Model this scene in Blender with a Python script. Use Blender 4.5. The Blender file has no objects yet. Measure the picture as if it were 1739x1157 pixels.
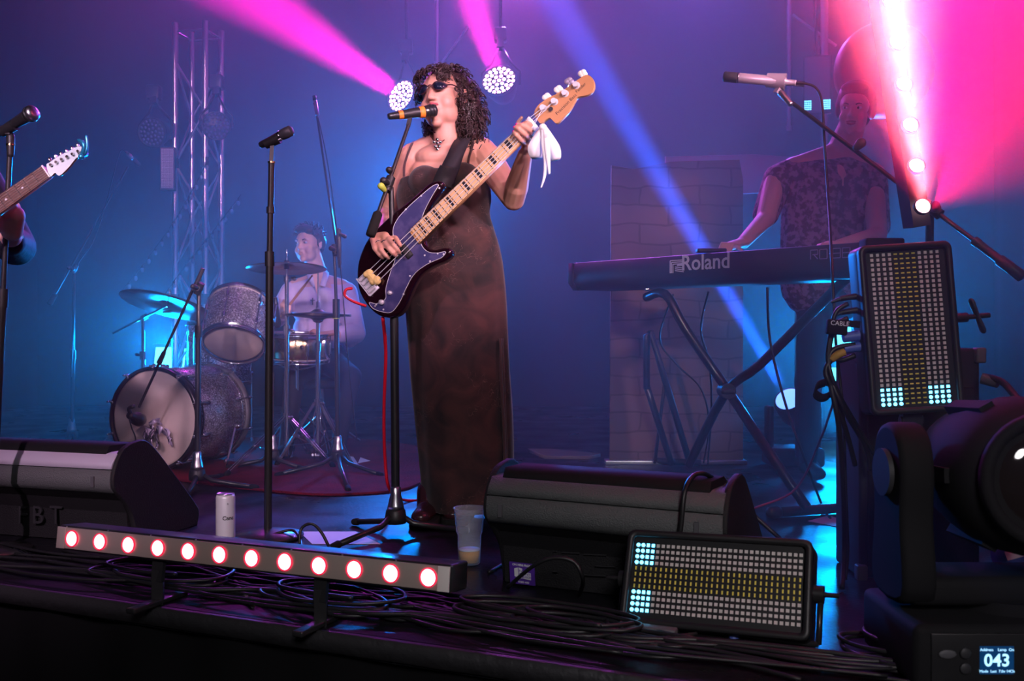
import bpy, bmesh, math, random
from mathutils import Vector, Matrix, Euler, Quaternion, noise
R = random.Random(7)
V = Vector
PI = math.pi
sc = bpy.context.scene
COL = sc.collection
# ------------------------------------------------------------------ camera
F, CX, HY, CH = 1690.0, 869.5, 560.0, 0.72     # focal px, centre px, horizon px, camera height over the stage deck
cam = bpy.data.objects.new('camera', bpy.data.cameras.new('camera'))
COL.objects.link(cam)
cam.location = (0, 0, CH); cam.rotation_euler = (PI/2, 0, 0)
cam.data.sensor_width = 36.0; cam.data.lens = 36.0*F/1739.0
cam.data.shift_y = -(578.5-HY)/1739.0
cam.data.clip_start = 0.05; cam.data.clip_end = 60
cam.data.dof.use_dof = True; cam.data.dof.focus_distance = 3.6; cam.data.dof.aperture_fstop = 5.6
sc.camera = cam
sc.view_settings.view_transform = 'Standard'; sc.view_settings.look = 'None'
sc.view_settings.exposure = 0.0; sc.view_settings.gamma = 1.0; sc.view_settings.use_curve_mapping = False
cy = sc.cycles
cy.max_bounces = 5; cy.diffuse_bounces = 2; cy.glossy_bounces = 3; cy.transmission_bounces = 4; cy.transparent_max_bounces = 8
cy.volume_bounces = 0; cy.use_denoising = True
cy.sample_clamp_indirect = 4; cy.caustics_reflective = False; cy.caustics_refractive = False
def P(px, py, Y): return V(((px-CX)/F*Y, Y, CH-(py-HY)/F*Y))
def G(px, py, z=0.0):
    Y = (CH-z)*F/(py-HY); return V(((px-CX)/F*Y, Y, z))
# ------------------------------------------------------------------ materials
MT = {}
def mat(name, col=(0.5,0.5,0.5), rough=0.5, metal=0.0, emit=None, es=0.0, coat=0.0, spec=0.5, bump=None, var=None, trans=0.0, sheen=0.0, sss=0.0):
    m = bpy.data.materials.new(name); m.use_nodes = True; MT[name] = m
    nt = m.node_tree; b = nt.nodes['Principled BSDF']
    b.inputs['Base Color'].default_value = (*col, 1); b.inputs['Roughness'].default_value = rough
    b.inputs['Metallic'].default_value = metal; b.inputs['Specular IOR Level'].default_value = spec
    b.inputs['Coat Weight'].default_value = coat; b.inputs['Transmission Weight'].default_value = trans
    b.inputs['Sheen Weight'].default_value = sheen
    if emit: b.inputs['Emission Color'].default_value = (*emit, 1); b.inputs['Emission Strength'].default_value = es
    if sss: b.inputs['Subsurface Weight'].default_value = sss; b.inputs['Subsurface Radius'].default_value = (.012,.005,.003)
    tc = None
    if bump or var: tc = nt.nodes.new('ShaderNodeTexCoord')
    if bump:                                     # (scale, strength)
        n = nt.nodes.new('ShaderNodeTexNoise'); n.inputs['Scale'].default_value = bump[0]; n.inputs['Detail'].default_value = 4
        bp = nt.nodes.new('ShaderNodeBump'); bp.inputs['Strength'].default_value = bump[1]; bp.inputs['Distance'].default_value = 0.01
        nt.links.new(tc.outputs['Object'], n.inputs['Vector']); nt.links.new(n.outputs['Fac'], bp.inputs['Height'])
        nt.links.new(bp.outputs['Normal'], b.inputs['Normal'])
    if var:                                      # (scale, other colour, low, high)
        n = nt.nodes.new('ShaderNodeTexNoise'); n.inputs['Scale'].default_value = var[0]; n.inputs['Detail'].default_value = 5
        r = nt.nodes.new('ShaderNodeValToRGB'); r.color_ramp.elements[0].position = var[2]; r.color_ramp.elements[1].position = var[3]
        r.color_ramp.elements[0].color = (*col, 1); r.color_ramp.elements[1].color = (*var[1], 1)
        nt.links.new(tc.outputs['Object'], n.inputs['Vector']); nt.links.new(n.outputs['Fac'], r.inputs['Fac'])
        nt.links.new(r.outputs['Color'], b.inputs['Base Color'])
    return m
# ------------------------------------------------------------------ light and haze
w = bpy.data.worlds.new('night'); sc.world = w; w.use_nodes = True
w.node_tree.nodes['Background'].inputs['Color'].default_value = (0.25, 0.22, 0.45, 1)
w.node_tree.nodes['Background'].inputs['Strength'].default_value = 0.012
def lamp(name, loc, target, col, power, deg=30, blend=0.4, size=0.05, wisp_noise=None):
    l = bpy.data.lights.new(name, 'SPOT'); l.energy = power; l.color = col
    l.spot_size = math.radians(deg); l.spot_blend = blend; l.shadow_soft_size = size
    o = bpy.data.objects.new(name, l); COL.objects.link(o); o.location = loc
    o.rotation_euler = (V(target)-V(loc)).to_track_quat('-Z', 'Y').to_euler()
    if wisp_noise:                                      # noise in the lamp's strength: streaks stand in for wisps of smoke
        l.use_nodes = True; nt = l.node_tree; e = nt.nodes['Emission']
        t = nt.nodes.new('ShaderNodeTexCoord'); n = nt.nodes.new('ShaderNodeTexNoise'); n.inputs['Scale'].default_value = wisp_noise[0]; n.inputs['Detail'].default_value = 3
        r = nt.nodes.new('ShaderNodeMapRange'); r.inputs['From Min'].default_value = wisp_noise[1]; r.inputs['From Max'].default_value = wisp_noise[2]
        r.inputs['To Min'].default_value = wisp_noise[3]; r.inputs['To Max'].default_value = 1.6
        nt.links.new(t.outputs['Normal'], n.inputs['Vector']); nt.links.new(n.outputs['Fac'], r.inputs['Value']); nt.links.new(r.outputs['Result'], e.inputs['Strength'])
    return o
def lights():
    # magenta beams of the two washes hanging at the back
    lamp('beam_lamp_a', P(682,163,7.0), P(440,0,5.4), (1.0,0.0,0.50), 11000, 10, 0.2, 0.06, (60,.38,.62,.6))
    lamp('beam_lamp_b', P(847,137,7.0), P(792,-30,5.8), (1.0,0.01,0.52), 8000, 9, 0.25, 0.06, (90,.38,.62,.4))
    # blue profile beam from the floor head at the right
    lamp('beam_lamp_c', P(1333,664,5.12), P(945,0,4.15), (0.01,0.09,1.0), 42000, 4.0, 0.25, 0.03, (160,.40,.6,.3))
    # cyan floor washes behind the drums and behind the strobe, blue wash behind the singer
    lamp('wash_lamp_a', P(282,590,7.0), P(300,400,4.5), (0.0,0.27,1.0), 440, 100, 0.7, 0.12)
    lamp('wash_lamp_b', P(1436,590,6.8), P(1230,330,4.6), (0.0,0.27,1.0), 480, 85, 0.7, 0.12)
    lamp('wash_lamp_c', P(735,345,8.2), P(610,230,5.0), (0.0,0.22,1.0), 1000, 66, 0.8, 0.12)
    # purple washes on the rear truss, above the picture
    for i, (x, c, p) in enumerate(((-2.1,(0.62,0.04,0.70),380),(0.0,(0.72,0.12,1.0),1600),(1.5,(0.30,0.13,1.0),900),(3.2,(1.0,0.0,0.26),3600))):
        lamp('purple_lamp', (x, 8.2, 3.9), (x*0.85 if x < 3 else 3.5, 4.6, 3.0 if x < 3 else 3.5), c, p, 84 if x < 3 else 66, 0.8, 0.12)
    # front light on the band, some of it added to lift dark spots
    lamp('unseen_front_lamp', (1.9, -3.2, 3.3), P(770,240,3.7), (1.0,0.74,0.76), 1250, 10.5, 0.7, 0.08)
    lamp('unseen_front_lamp', (-2.6, -2.6, 3.2), P(760,330,3.7), (0.95,0.55,0.85), 560, 13, 0.8, 0.08)
    lamp('unseen_front_lamp', (1.2, -2.8, 3.4), P(540,500,6.0), (0.85,0.48,0.90), 1200, 8, 0.7, 0.08)
    lamp('unseen_front_lamp', (-0.8, -2.8, 3.4), P(360,620,5.4), (0.78,0.55,0.80), 1000, 9, 0.8, 0.08)
    lamp('unseen_front_lamp', (2.2, -2.8, 3.2), P(1150,520,5.2), (0.95,0.55,0.60), 260, 11, 0.8, 0.08)
    lamp('unseen_front_lamp', (-1.6, -1.6, 2.6), P(70,560,3.2), (0.95,0.62,0.85), 560, 26, 0.8, 0.08)
    lamp('cyan_fill_lamp', P(1434,735,6.3), P(1440,430,4.7), (0.0,0.34,1.0), 340, 50, 0.7, 0.1)  # added cyan boost for the haze beside the right floor light
    lamp('unseen_front_lamp', (-1.2, -2.5, 3.4), P(335,230,7.0), (1.0,0.45,0.80), 1100, 7, 0.7, 0.08)  # added to brighten the truss posts
    lamp('unseen_front_lamp', (2.5, -3.0, 1.0), P(878,285,3.55), (1.0,0.62,0.74), 620, 6.5, 0.8, 0.08)  # added low fill on the singer's fretting arm
    lamp('unseen_front_lamp', (0.6, -2.5, 1.9), P(1292,146,3.25), (1.0,0.50,0.80), 600, 3.2, 0.8, 0.08)  # added narrow spot to brighten the boom microphone
    lamp('unseen_front_lamp', (-2.6, -1.5, 2.2), P(25,365,3.1), (1.0,0.55,0.68), 420, 8, 0.8, 0.08)  # added to brighten the guitarist's hand
    lamp('side_lamp', (3.3, 0.1, 2.9), P(850,260,3.6), (1.0,0.60,0.80), 1300, 16, 0.7, 0.08)
    # added soft fill on the gear along the stage edge
    lamp('stage_edge_fill', (0.4, -2.4, 2.4), P(950,930,2.4), (0.95,0.88,0.92), 330, 40, 0.9, 0.5)
def haze():
    m = bpy.data.materials.new('haze'); m.use_nodes = True; nt = m.node_tree; nt.nodes.remove(nt.nodes['Principled BSDF'])
    s = nt.nodes.new('ShaderNodeVolumeScatter'); s.inputs['Color'].default_value = (1,1,1,1)
    s.inputs['Density'].default_value = 0.07; s.inputs['Anisotropy'].default_value = 0.25
    nt.links.new(s.outputs['Volume'], nt.nodes['Material Output'].inputs['Volume'])
    b = M(); b.prism([(-4.4,3.95),(0.0,3.95),(1.0,1.5),(3.4,1.5),(4.4,3.95),(4.4,9.15),(-4.4,9.15)], Matrix.Identity(4), .03, 5.0)
    tag(b.build('haze', m), 'thin coloured smoke haze filling the air over the stage', 'haze', kind='stuff')
# ------------------------------------------------------------------ mesh helpers (world coordinates; build() moves them into the parent's frame)
WM = {}
def frame(d, up=(0,0,1)):
    z = V(d).normalized(); u = V(up)
    if abs(z.dot(u)) > 0.98: u = V((1,0,0)) if abs(z.x) < .9 else V((0,1,0))
    x = u.cross(z).normalized(); y = z.cross(x)
    return Matrix((x, y, z)).transposed()
def mtx(loc, d=None, up=(0,0,1), rz=None):
    m = frame(d, up).to_4x4() if d is not None else Matrix.Identity(4)
    if rz is not None: m = Matrix.Rotation(rz, 4, 'Z')
    m.translation = V(loc); return m
def catmull(pts, n=6, closed=False):
    pts = [V(p) for p in pts]; out = []; N = len(pts)
    if N < 3: return pts
    for i in range(N if closed else N-1):
        if closed: a, b, c, d = pts[i-1], pts[i], pts[(i+1) % N], pts[(i+2) % N]
        else: a, b, c, d = pts[max(i-1,0)], pts[i], pts[i+1], pts[min(i+2,N-1)]
        for k in range(n):
            t = k/n
            out.append(0.5*((2*b)+(c-a)*t+(2*a-5*b+4*c-d)*t*t+(3*b-a-3*c+d)*t**3))
    if not closed: out.append(pts[-1])
    return out
class M:
    def __init__(s, T=None): s.v = []; s.f = []; s.T = T; s.sh = []
    def add(s, vs, fs, smooth=True):
        o = len(s.v)
        if s.T is not None: vs = [s.T @ V(v) for v in vs]
        s.v += [tuple(v) for v in vs]; s.f += [tuple(o+i for i in f) for f in fs]; s.sh += [smooth]*len(fs); return s
    def box(s, c, size, rot=None):
        c = V(c); hx, hy, hz = size[0]/2, size[1]/2, size[2]/2
        vs = [V((x,y,z)) for x in (-hx,hx) for y in (-hy,hy) for z in (-hz,hz)]
        if rot is not None: vs = [rot @ v for v in vs]
        return s.add([v+c for v in vs], [(0,1,3,2),(4,6,7,5),(0,4,5,1),(2,3,7,6),(0,2,6,4),(1,5,7,3)], False)
    def bbox(s, c, size, b, rot=None, seg=3):
        """box with rounded edges"""
        bm = bmesh.new(); bmesh.ops.create_cube(bm, size=1.0)
        for v in bm.verts: v.co = V((v.co.x*size[0], v.co.y*size[1], v.co.z*size[2]))
        bmesh.ops.bevel(bm, geom=bm.edges[:], offset=b, segments=seg, affect='EDGES', profile=0.5)
        bm.verts.index_update(); c = V(c)
        vs = [((rot @ v.co) if rot is not None else v.co.copy())+c for v in bm.verts]
        fs = [tuple(v.index for v in f.verts) for f in bm.faces]; bm.free(); return s.add(vs, fs, True)
    def bar(s, p0, p1, wx, wy, up=(0,0,1)):
        p0, p1 = V(p0), V(p1); fr = frame(p1-p0, up)
        return s.box((p0+p1)/2, (wx, wy, (p1-p0).length), fr)
    def cyl(s, p0, p1, r0, r1=None, n=16, caps=True):
        p0, p1 = V(p0), V(p1); r1 = r0 if r1 is None else r1; fr = frame(p1-p0)
        vs = []
        for p, r in ((p0,r0),(p1,r1)):
            for i in range(n):
                a = 2*PI*i/n; vs.append(p+fr @ V((r*math.cos(a), r*math.sin(a), 0)))
        s.add(vs, [(i,(i+1)%n,n+(i+1)%n,n+i) for i in range(n)], True)
        if caps: s.add(vs[:n], [tuple(range(n))[::-1]], False); s.add(vs[n:], [tuple(range(n))], False)
        return s
    def rings(s, rs, closed=False, caps=True):
        n = len(rs[0]); vs = [p for r in rs for p in r]; fs = []
        K = len(rs)
        for k in range(K if closed else K-1):
            a, b = k*n, ((k+1) % K)*n
            for i in range(n): fs.append((a+i, a+(i+1)%n, b+(i+1)%n, b+i))
        if caps and not closed: fs += [tuple(range(n))[::-1], tuple((K-1)*n+i for i in range(n))]
        return s.add(vs, fs, True)
    def tube(s, pts, r, n=8, smooth=0, closed=False):
        pts = catmull(pts, smooth, closed) if smooth else [V(p) for p in pts]
        N = len(pts); rr = r if callable(r) else None
        fr = None; rs = []
        for i, p in enumerate(pts):
            t = (pts[(i+1)%N] if (closed or i < N-1) else pts[i])-(pts[i-1] if (closed or i > 0) else pts[i])
            if t.length < 1e-9: t = V((0,0,1))
            t.normalize()
            if fr is None: fr = frame(t)
            else:
                q = (fr @ V((0,0,1))).rotation_difference(t); fr = q.to_matrix() @ fr
            rad = rr(i/(N-1)) if rr else r
            rs.append([p+fr @ V((rad*math.cos(2*PI*k/n), rad*math.sin(2*PI*k/n), 0)) for k in range(n)])
        return s.rings(rs, closed)
    def strip(s, pts, wv, th=0.0015, smooth=0):
        """flat ribbon: points and width vectors, given a real thickness"""
        P0 = [V(p) for p in pts]; W = [V(w) for w in wv] if isinstance(wv[0], (tuple, list, Vector)) else [V(wv)]*len(P0)
        if smooth:
            W = catmull(W, smooth); P0 = catmull(P0, smooth)
        N = len(P0); rs = []
        for i in range(N):
            t = (P0[min(i+1,N-1)]-P0[max(i-1,0)]).normalized(); nrm = t.cross(W[i]).normalized()*th/2
            rs.append([P0[i]-W[i]/2-nrm, P0[i]+W[i]/2-nrm, P0[i]+W[i]/2+nrm, P0[i]-W[i]/2+nrm])
        return s.rings(rs)
    def lathe(s, prof, T=None, n=32, caps=True):
        T = T or Matrix.Identity(4)
        rs = [[T @ V((max(r,1e-5)*math.cos(2*PI*k/n), max(r,1e-5)*math.sin(2*PI*k/n), z)) for k in range(n)] for r, z in prof]
        return s.rings(rs, caps=caps)
    def ell(s, c, r, rot=None, n=16, m=10):
        c = V(c); r = (r,r,r) if isinstance(r,(int,float)) else r; rs = []
        for j in range(m+1):
            a = PI*j/m; z = -math.cos(a); q = max(math.sin(a), 1e-3); ring = []
            for k in range(n):
                p = V((r[0]*q*math.cos(2*PI*k/n), r[1]*q*math.sin(2*PI*k/n), r[2]*z))
                ring.append(c+(rot @ p if rot is not None else p))
            rs.append(ring)
        return s.rings(rs)
    def cap(s, p0, p1, r0, r1, n=14, flat=1.0, up=(0,1,0)):
        """tapered capsule; flat squeezes it along 'up'"""
        p0, p1 = V(p0), V(p1); fr = frame(p1-p0, up); L = (p1-p0).length; rs = []
        prof = [(r0*math.sin(a), -r0*math.cos(a)) for a in (0.05,.4,.8,1.2,PI/2)]+[(r1*math.sin(a), L-r1*math.cos(a)) for a in (PI/2,2.0,2.4,2.8,PI-.05)]
        for q, z in prof: rs.append([p0+fr @ V((q*math.cos(2*PI*k/n), q*flat*math.sin(2*PI*k/n), z)) for k in range(n)])
        return s.rings(rs)
    def prism(s, out, T, d0, d1, bevel=0.0):
        """2-D outline extruded from d0 to d1 along local z, edges eased by bevel"""
        n = len(out); out = [V((p[0],p[1],0)) for p in out]
        ar = sum(out[i].x*out[(i+1)%n].y-out[(i+1)%n].x*out[i].y for i in range(n))
        if ar < 0: out = out[::-1]
        def inset(b):
            r = []
            for i in range(n):
                t = (out[(i+1)%n]-out[i-1]); t.normalize(); r.append(out[i]+V((-t.y,t.x,0))*b)
            return r
        lv = [(d0,bevel),(d0+bevel*.3,bevel*.3),(d0+bevel,0),(d1-bevel,0),(d1-bevel*.3,bevel*.3),(d1,bevel)] if bevel else [(d0,0),(d1,0)]
        rs = [[T @ (p+V((0,0,z))) for p in inset(b)] for z, b in lv]
        vs = [p for r in rs for p in r]; fs = []
        for k in range(len(rs)-1):
            for i in range(n): fs.append((k*n+i, k*n+(i+1)%n, (k+1)*n+(i+1)%n, (k+1)*n+i))
        s.add(vs, fs, bool(bevel)); s.add(rs[0], [tuple(range(n))[::-1]], False); s.add(rs[-1], [tuple(range(n))], False); return s
    def mesh(s, name):
        me = bpy.data.meshes.new(name); me.from_pydata(s.v, [], s.f); me.polygons.foreach_set('use_smooth', s.sh); me.update(); return me
    def build(s, name, m, parent=None, bevel=0.0, fix=True, remesh=None, smooth=0, auto=True):
        me = s.mesh(name)
        W = WM.get(parent.name) if parent is not None else None
        if fix or W is not None:
            bm = bmesh.new(); bm.from_mesh(me)
            if W is not None: bmesh.ops.transform(bm, matrix=W.inverted(), verts=bm.verts)
            if fix: bmesh.ops.recalc_face_normals(bm, faces=bm.faces)
            bm.to_mesh(me); bm.free()
        o = bpy.data.objects.new(name, me); COL.objects.link(o)
        if parent is not None: o.parent = parent; WM[o.name] = W
        else: WM[o.name] = Matrix.Identity(4)
        if bevel:
            b = o.modifiers.new('b','BEVEL'); b.width = bevel; b.segments = 2; b.limit_method = 'ANGLE'; b.angle_limit = 0.7
        if remesh:
            q = o.modifiers.new('r','REMESH'); q.mode = 'VOXEL'; q.voxel_size = remesh; q.use_smooth_shade = True
            if smooth: q = o.modifiers.new('s','SMOOTH'); q.iterations = smooth; q.factor = .5
            bake(o)
        o.data.materials.append(MT[m] if isinstance(m, str) else m)
        return o
def bake(o):
    dg = bpy.context.evaluated_depsgraph_get(); dg.update()
    me = bpy.data.meshes.new_from_object(o.evaluated_get(dg)); o.modifiers.clear(); o.data = me
    me.polygons.foreach_set('use_smooth', [True]*len(me.polygons))
def thing(name, label, cat, loc=(0,0,0), group=None, T=None):
    o = bpy.data.objects.new(name, None); COL.objects.link(o); o.empty_display_size = 0.1
    m = T if T is not None else Matrix.Translation(V(loc)); o.matrix_world = m; o.location = m.to_translation(); o.rotation_euler = m.to_euler()
    WM[o.name] = m.copy(); return tag(o, label, cat, group)
def tag(o, label, cat, group=None, kind=None):
    o['label'] = label; o['category'] = cat
    if group: o['group'] = group
    if kind: o['kind'] = kind
    return o
def struct(o, label=None):
    o['kind'] = 'structure'
    if label: o['label'] = label
    return o
def dup(o, T=None, label=None, parent=None):
    c = o.copy(); COL.objects.link(c)
    if parent is not None: c.parent = parent
    if T is not None: c.location = T.to_translation(); c.rotation_euler = T.to_euler(); WM[c.name] = T.copy()
    if label: c['label'] = label
    for ch in list(o.children): dup(ch, None, None, c)
    return c
def text(body, size, T, m, name, parent, depth=0.001, bold=False, align='CENTER', off=0.0):
    cu = bpy.data.curves.new(name, 'FONT'); cu.body = body; cu.size = size; cu.extrude = depth; cu.align_x = align; cu.align_y = 'CENTER'; cu.offset = off
    cu.resolution_u = 3
    o = bpy.data.objects.new(name, cu); COL.objects.link(o)
    dg = bpy.context.evaluated_depsgraph_get(); dg.update()
    me = bpy.data.meshes.new_from_object(o.evaluated_get(dg)); bpy.data.objects.remove(o); bpy.data.curves.remove(cu)
    W = WM[parent.name]; me.transform(W.inverted() @ T)
    o = bpy.data.objects.new(name, me); COL.objects.link(o); o.parent = parent; WM[o.name] = W
    me.materials.clear(); me.materials.append(MT[m]); return o
def facing(loc, right, up):
    """frame whose x runs right, y up, z towards the viewer"""
    x = V(right).normalized(); y = V(up); y = (y-x*y.dot(x)).normalized(); z = x.cross(y)
    m = Matrix((x,y,z)).transposed().to_4x4(); m.translation = V(loc); return m
def ray_plane(px, py, p0, n):
    d = P(px,py,1.0)-V((0,0,CH)); t = (V(p0)-V((0,0,CH))).dot(V(n))/d.dot(V(n)); return V((0,0,CH))+d*t
lights()
# ------------------------------------------------------------------ palette
mat('black_plastic',(0.018,0.018,0.020),0.45)
mat('black_matte',(0.012,0.012,0.014),0.8,spec=.2)
mat('black_metal',(0.02,0.02,0.022),0.35,0.0,coat=.3)
mat('grey_plastic',(0.10,0.10,0.11),0.5)
mat('dark_grey',(0.04,0.04,0.045),0.5)
mat('chrome',(0.80,0.80,0.82),0.14,1.0)
mat('steel',(0.62,0.62,0.65),0.3,1.0)
mat('alu',(0.75,0.74,0.76),0.33,1.0)
mat('rubber',(0.015,0.015,0.015),0.9,spec=.2)
mat('cable_black',(0.015,0.015,0.017),0.42)
mat('cable_red',(0.75,0.01,0.03),0.4)
mat('cable_pink',(0.45,0.04,0.12),0.45)
mat('skin',(0.64,0.34,0.25),0.48,sss=.12,var=(9,(0.58,0.28,0.20),.4,.75))
mat('skin_pale',(0.72,0.42,0.36),0.55,sss=.1)
mat('lips',(0.35,0.06,0.08),0.35)
mat('mouth',(0.06,0.01,0.015),0.6)
mat('eye_white',(0.75,0.72,0.7),0.3)
mat('eye_dark',(0.03,0.02,0.02),0.2)
mat('hair_dark',(0.030,0.013,0.014),0.42,spec=.6)
mat('hair_brown',(0.020,0.012,0.010),0.5)
mat('white_cloth',(0.86,0.86,0.88),0.6)
mat('paper',(0.80,0.80,0.84),0.7)
mat('shirt_lilac',(0.60,0.50,0.72),0.75,sheen=.2,bump=(60,.15))
mat('trousers_dark',(0.012,0.012,0.02),0.85)
mat('jacket_dark',(0.012,0.014,0.03),0.7,bump=(50,.2))
mat('strap_black',(0.016,0.014,0.02),0.65)
mat('maple',(0.78,0.50,0.26),0.3,coat=.5,var=(14,(0.70,0.42,0.20),.35,.7))
mat('maple_head',(0.56,0.27,0.12),0.32,coat=.5)
mat('maple_side',(0.80,0.42,0.17),0.35,coat=.4)
mat('rosewood',(0.12,0.05,0.04),0.4)
mat('white_lacquer',(0.72,0.84,0.86),0.25,coat=.6)
mat('blue_metal',(0.05,0.40,0.70),0.25,.6)
mat('bridge_metal',(0.80,0.80,0.84),0.35,0.35)
mat('led_rim_glow',(0.12,0.02,0.02),0.5,emit=(1.0,0.02,0.08),es=.9)  # rims given their own red glow in place of spill from the lamps
mat('bass_body',(0.012,0.002,0.006),0.16,coat=1.0)
mat('tuner_white',(0.92,0.90,0.80),0.35)
mat('inlay_black',(0.012,0.01,0.015),0.3)
mat('foam_yellow',(0.85,0.62,0.22),0.9,bump=(80,.5))
mat('orange_band',(1.0,0.26,0.03),0.5)
mat('sunglass',(0.010,0.012,0.03),0.06,coat=1.0)
mat('frame_brown',(0.05,0.015,0.02),0.25,coat=.4)
mat('silver',(0.85,0.85,0.88),0.15,1.0)
mat('gold_band',(0.80,0.62,0.10),0.5)
mat('yellow_green',(0.50,0.62,0.08),0.5)
mat('nail_pink',(0.75,0.03,0.22),0.2)
mat('drum_head',(0.66,0.54,0.48),0.5,var=(3.2,(0.46,0.35,0.32),.42,.68))
mat('drum_head_white',(0.70,0.66,0.62),0.55)
mat('hoop_black',(0.012,0.012,0.016),0.3)
mat('brass',(0.22,0.17,0.10),0.30,1.0,var=(18,(0.12,0.10,0.08),.4,.6))
mat('brass_gold',(0.75,0.60,0.32),0.18,1.0)
mat('scarf',(0.42,0.36,0.50),0.45,.35)
mat('wood_stick',(0.52,0.26,0.14),0.5)
mat('can_white',(0.78,0.79,0.80),0.3,.2)
mat('can_ink',(0.02,0.02,0.02),0.5)
mat('beer',(0.85,0.42,0.08),0.15,spec=.4)
mat('wedge_grille',(0.13,0.14,0.14),0.55,.2,bump=(260,.5))
mat('wedge_grille_lit',(0.60,0.54,0.66),0.5,.1,bump=(30,.15))  # lit copy of the wedge panel: lilac light put into the colour
mat('wedge_side',(0.010,0.010,0.012),0.7,bump=(220,.3))
mat('logo_grey',(0.05,0.05,0.055),0.35,.3)
mat('sticker_purple',(0.10,0.03,0.36),0.5)
mat('sticker_white',(0.8,0.8,0.82),0.5)
mat('led_plate',(0.46,0.38,0.34),0.42,.3)
mat('led_pale',(0.80,0.74,0.70),0.5)
mat('led_yellow',(1.0,0.85,0.14),0.5)
mat('led_board',(0.006,0.006,0.008),0.5)
mat('led_cyan_on',(0.3,0.8,1.0),0.4,emit=(0.12,0.62,1.0),es=5.0)
mat('led_red_on',(1,0.6,0.6),0.4,emit=(1.0,0.22,0.26),es=9.0)
mat('par_on',(1,0.6,0.9),0.4,emit=(1.0,0.42,0.88),es=16.0)
mat('par_ring',(0.9,0.3,0.7),0.4,emit=(1.0,0.25,0.80),es=5)
mat('par_off',(0.23,0.21,0.30),0.25,.5)
mat('bar_on',(1,0.7,0.8),0.4,emit=(1.0,0.50,0.60),es=14.0)
mat('beam_lens_on',(0.3,0.4,1),0.2,emit=(0.12,0.28,1.0),es=3.0,var=None)
mat('floor_panel_on',(0.2,0.9,1),0.4,emit=(0.12,0.95,1.0),es=3.2)
mat('display_blue',(0.01,0.03,0.08),0.3,emit=(0.0,0.04,0.14),es=.7)
mat('display_text',(0.5,0.8,1),0.3,emit=(0.35,0.72,1.0),es=1.6)
mat('glass_lens',(0.02,0.015,0.015),0.06,coat=1.0)
mat('connector_blue',(0.10,0.16,0.60),0.4)
mat('connector_grey',(0.55,0.45,0.55),0.4)
mat('tape_yellow',(0.55,0.30,0.04),0.6)
mat('cup_plastic',(0.92,0.94,1.0),0.16,trans=.80)
mat('rug_red',(0.17,0.012,0.022),0.95,spec=.1,bump=(90,.7),var=(7,(0.10,0.008,0.016),.4,.7))
mat('pearl_guard',(0.055,0.055,0.17),0.2,coat=1.0,var=(16,(0.13,0.11,0.26),.45,.75))
mat('guard_edge',(0.75,0.72,0.78),0.3)
mat('bulb_glass',(0.35,0.45,0.55),0.1,.3,coat=1.0)
mat('foot_wood',(0.30,0.20,0.16),0.5)
m = MT['cup_plastic']; nt = m.node_tree; tr = nt.nodes.new('ShaderNodeBsdfTransparent'); mx = nt.nodes.new('ShaderNodeMixShader'); fr = nt.nodes.new('ShaderNodeLayerWeight'); fr.inputs['Blend'].default_value = .25
mr = nt.nodes.new('ShaderNodeMapRange'); mr.inputs['To Min'].default_value = .10; mr.inputs['To Max'].default_value = .60; nt.links.new(fr.outputs['Facing'], mr.inputs['Value']); nt.links.new(mr.outputs['Result'], mx.inputs['Fac'])
nt.nodes['Principled BSDF'].inputs['Transmission Weight'].default_value = 0; nt.links.new(tr.outputs[0], mx.inputs[1]); nt.links.new(nt.nodes['Principled BSDF'].outputs[0], mx.inputs[2]); nt.links.new(mx.outputs[0], nt.nodes['Material Output'].inputs['Surface'])
mat('mic_silver',(0.55,0.46,0.50),0.35,.3)
def nodes(m): return m.node_tree, m.node_tree.nodes['Principled BSDF']
def texco(nt, scale=(1,1,1)):
    t = nt.nodes.new('ShaderNodeTexCoord'); mp = nt.nodes.new('ShaderNodeMapping'); mp.inputs['Scale'].default_value = scale
    nt.links.new(t.outputs['Object'], mp.inputs['Vector']); return mp.outputs['Vector']
# glitter wrap of the drums: sparkling cells of silver
def glitter(name, base, hi):
    m = mat(name, base, .35, .7); nt, b = nodes(m); vo = nt.nodes.new('ShaderNodeTexVoronoi'); vo.inputs['Scale'].default_value = 190
    nt.links.new(texco(nt), vo.inputs['Vector'])
    r = nt.nodes.new('ShaderNodeValToRGB'); e = r.color_ramp.elements; e[0].position = .45; e[0].color = (*base,1); e[1].position = .95; e[1].color = (*hi,1)
    sp = nt.nodes.new('ShaderNodeSeparateColor'); nt.links.new(vo.outputs['Color'], sp.inputs['Color']); nt.links.new(sp.outputs['Red'], r.inputs['Fac']); nt.links.new(r.outputs['Color'], b.inputs['Base Color'])
    mr = nt.nodes.new('ShaderNodeMapRange'); mr.inputs['To Min'].default_value = .15; mr.inputs['To Max'].default_value = .6
    nt.links.new(sp.outputs['Green'], mr.inputs['Value']); nt.links.new(mr.outputs['Result'], b.inputs['Roughness'])
    nm = nt.nodes.new('ShaderNodeBump'); nm.inputs['Strength'].default_value = .9; nm.inputs['Distance'].default_value = .004
    nt.links.new(sp.outputs['Blue'], nm.inputs['Height']); nt.links.new(nm.outputs['Normal'], b.inputs['Normal'])
glitter('glitter', (0.30,0.28,0.36), (0.95,0.95,1.0))
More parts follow.
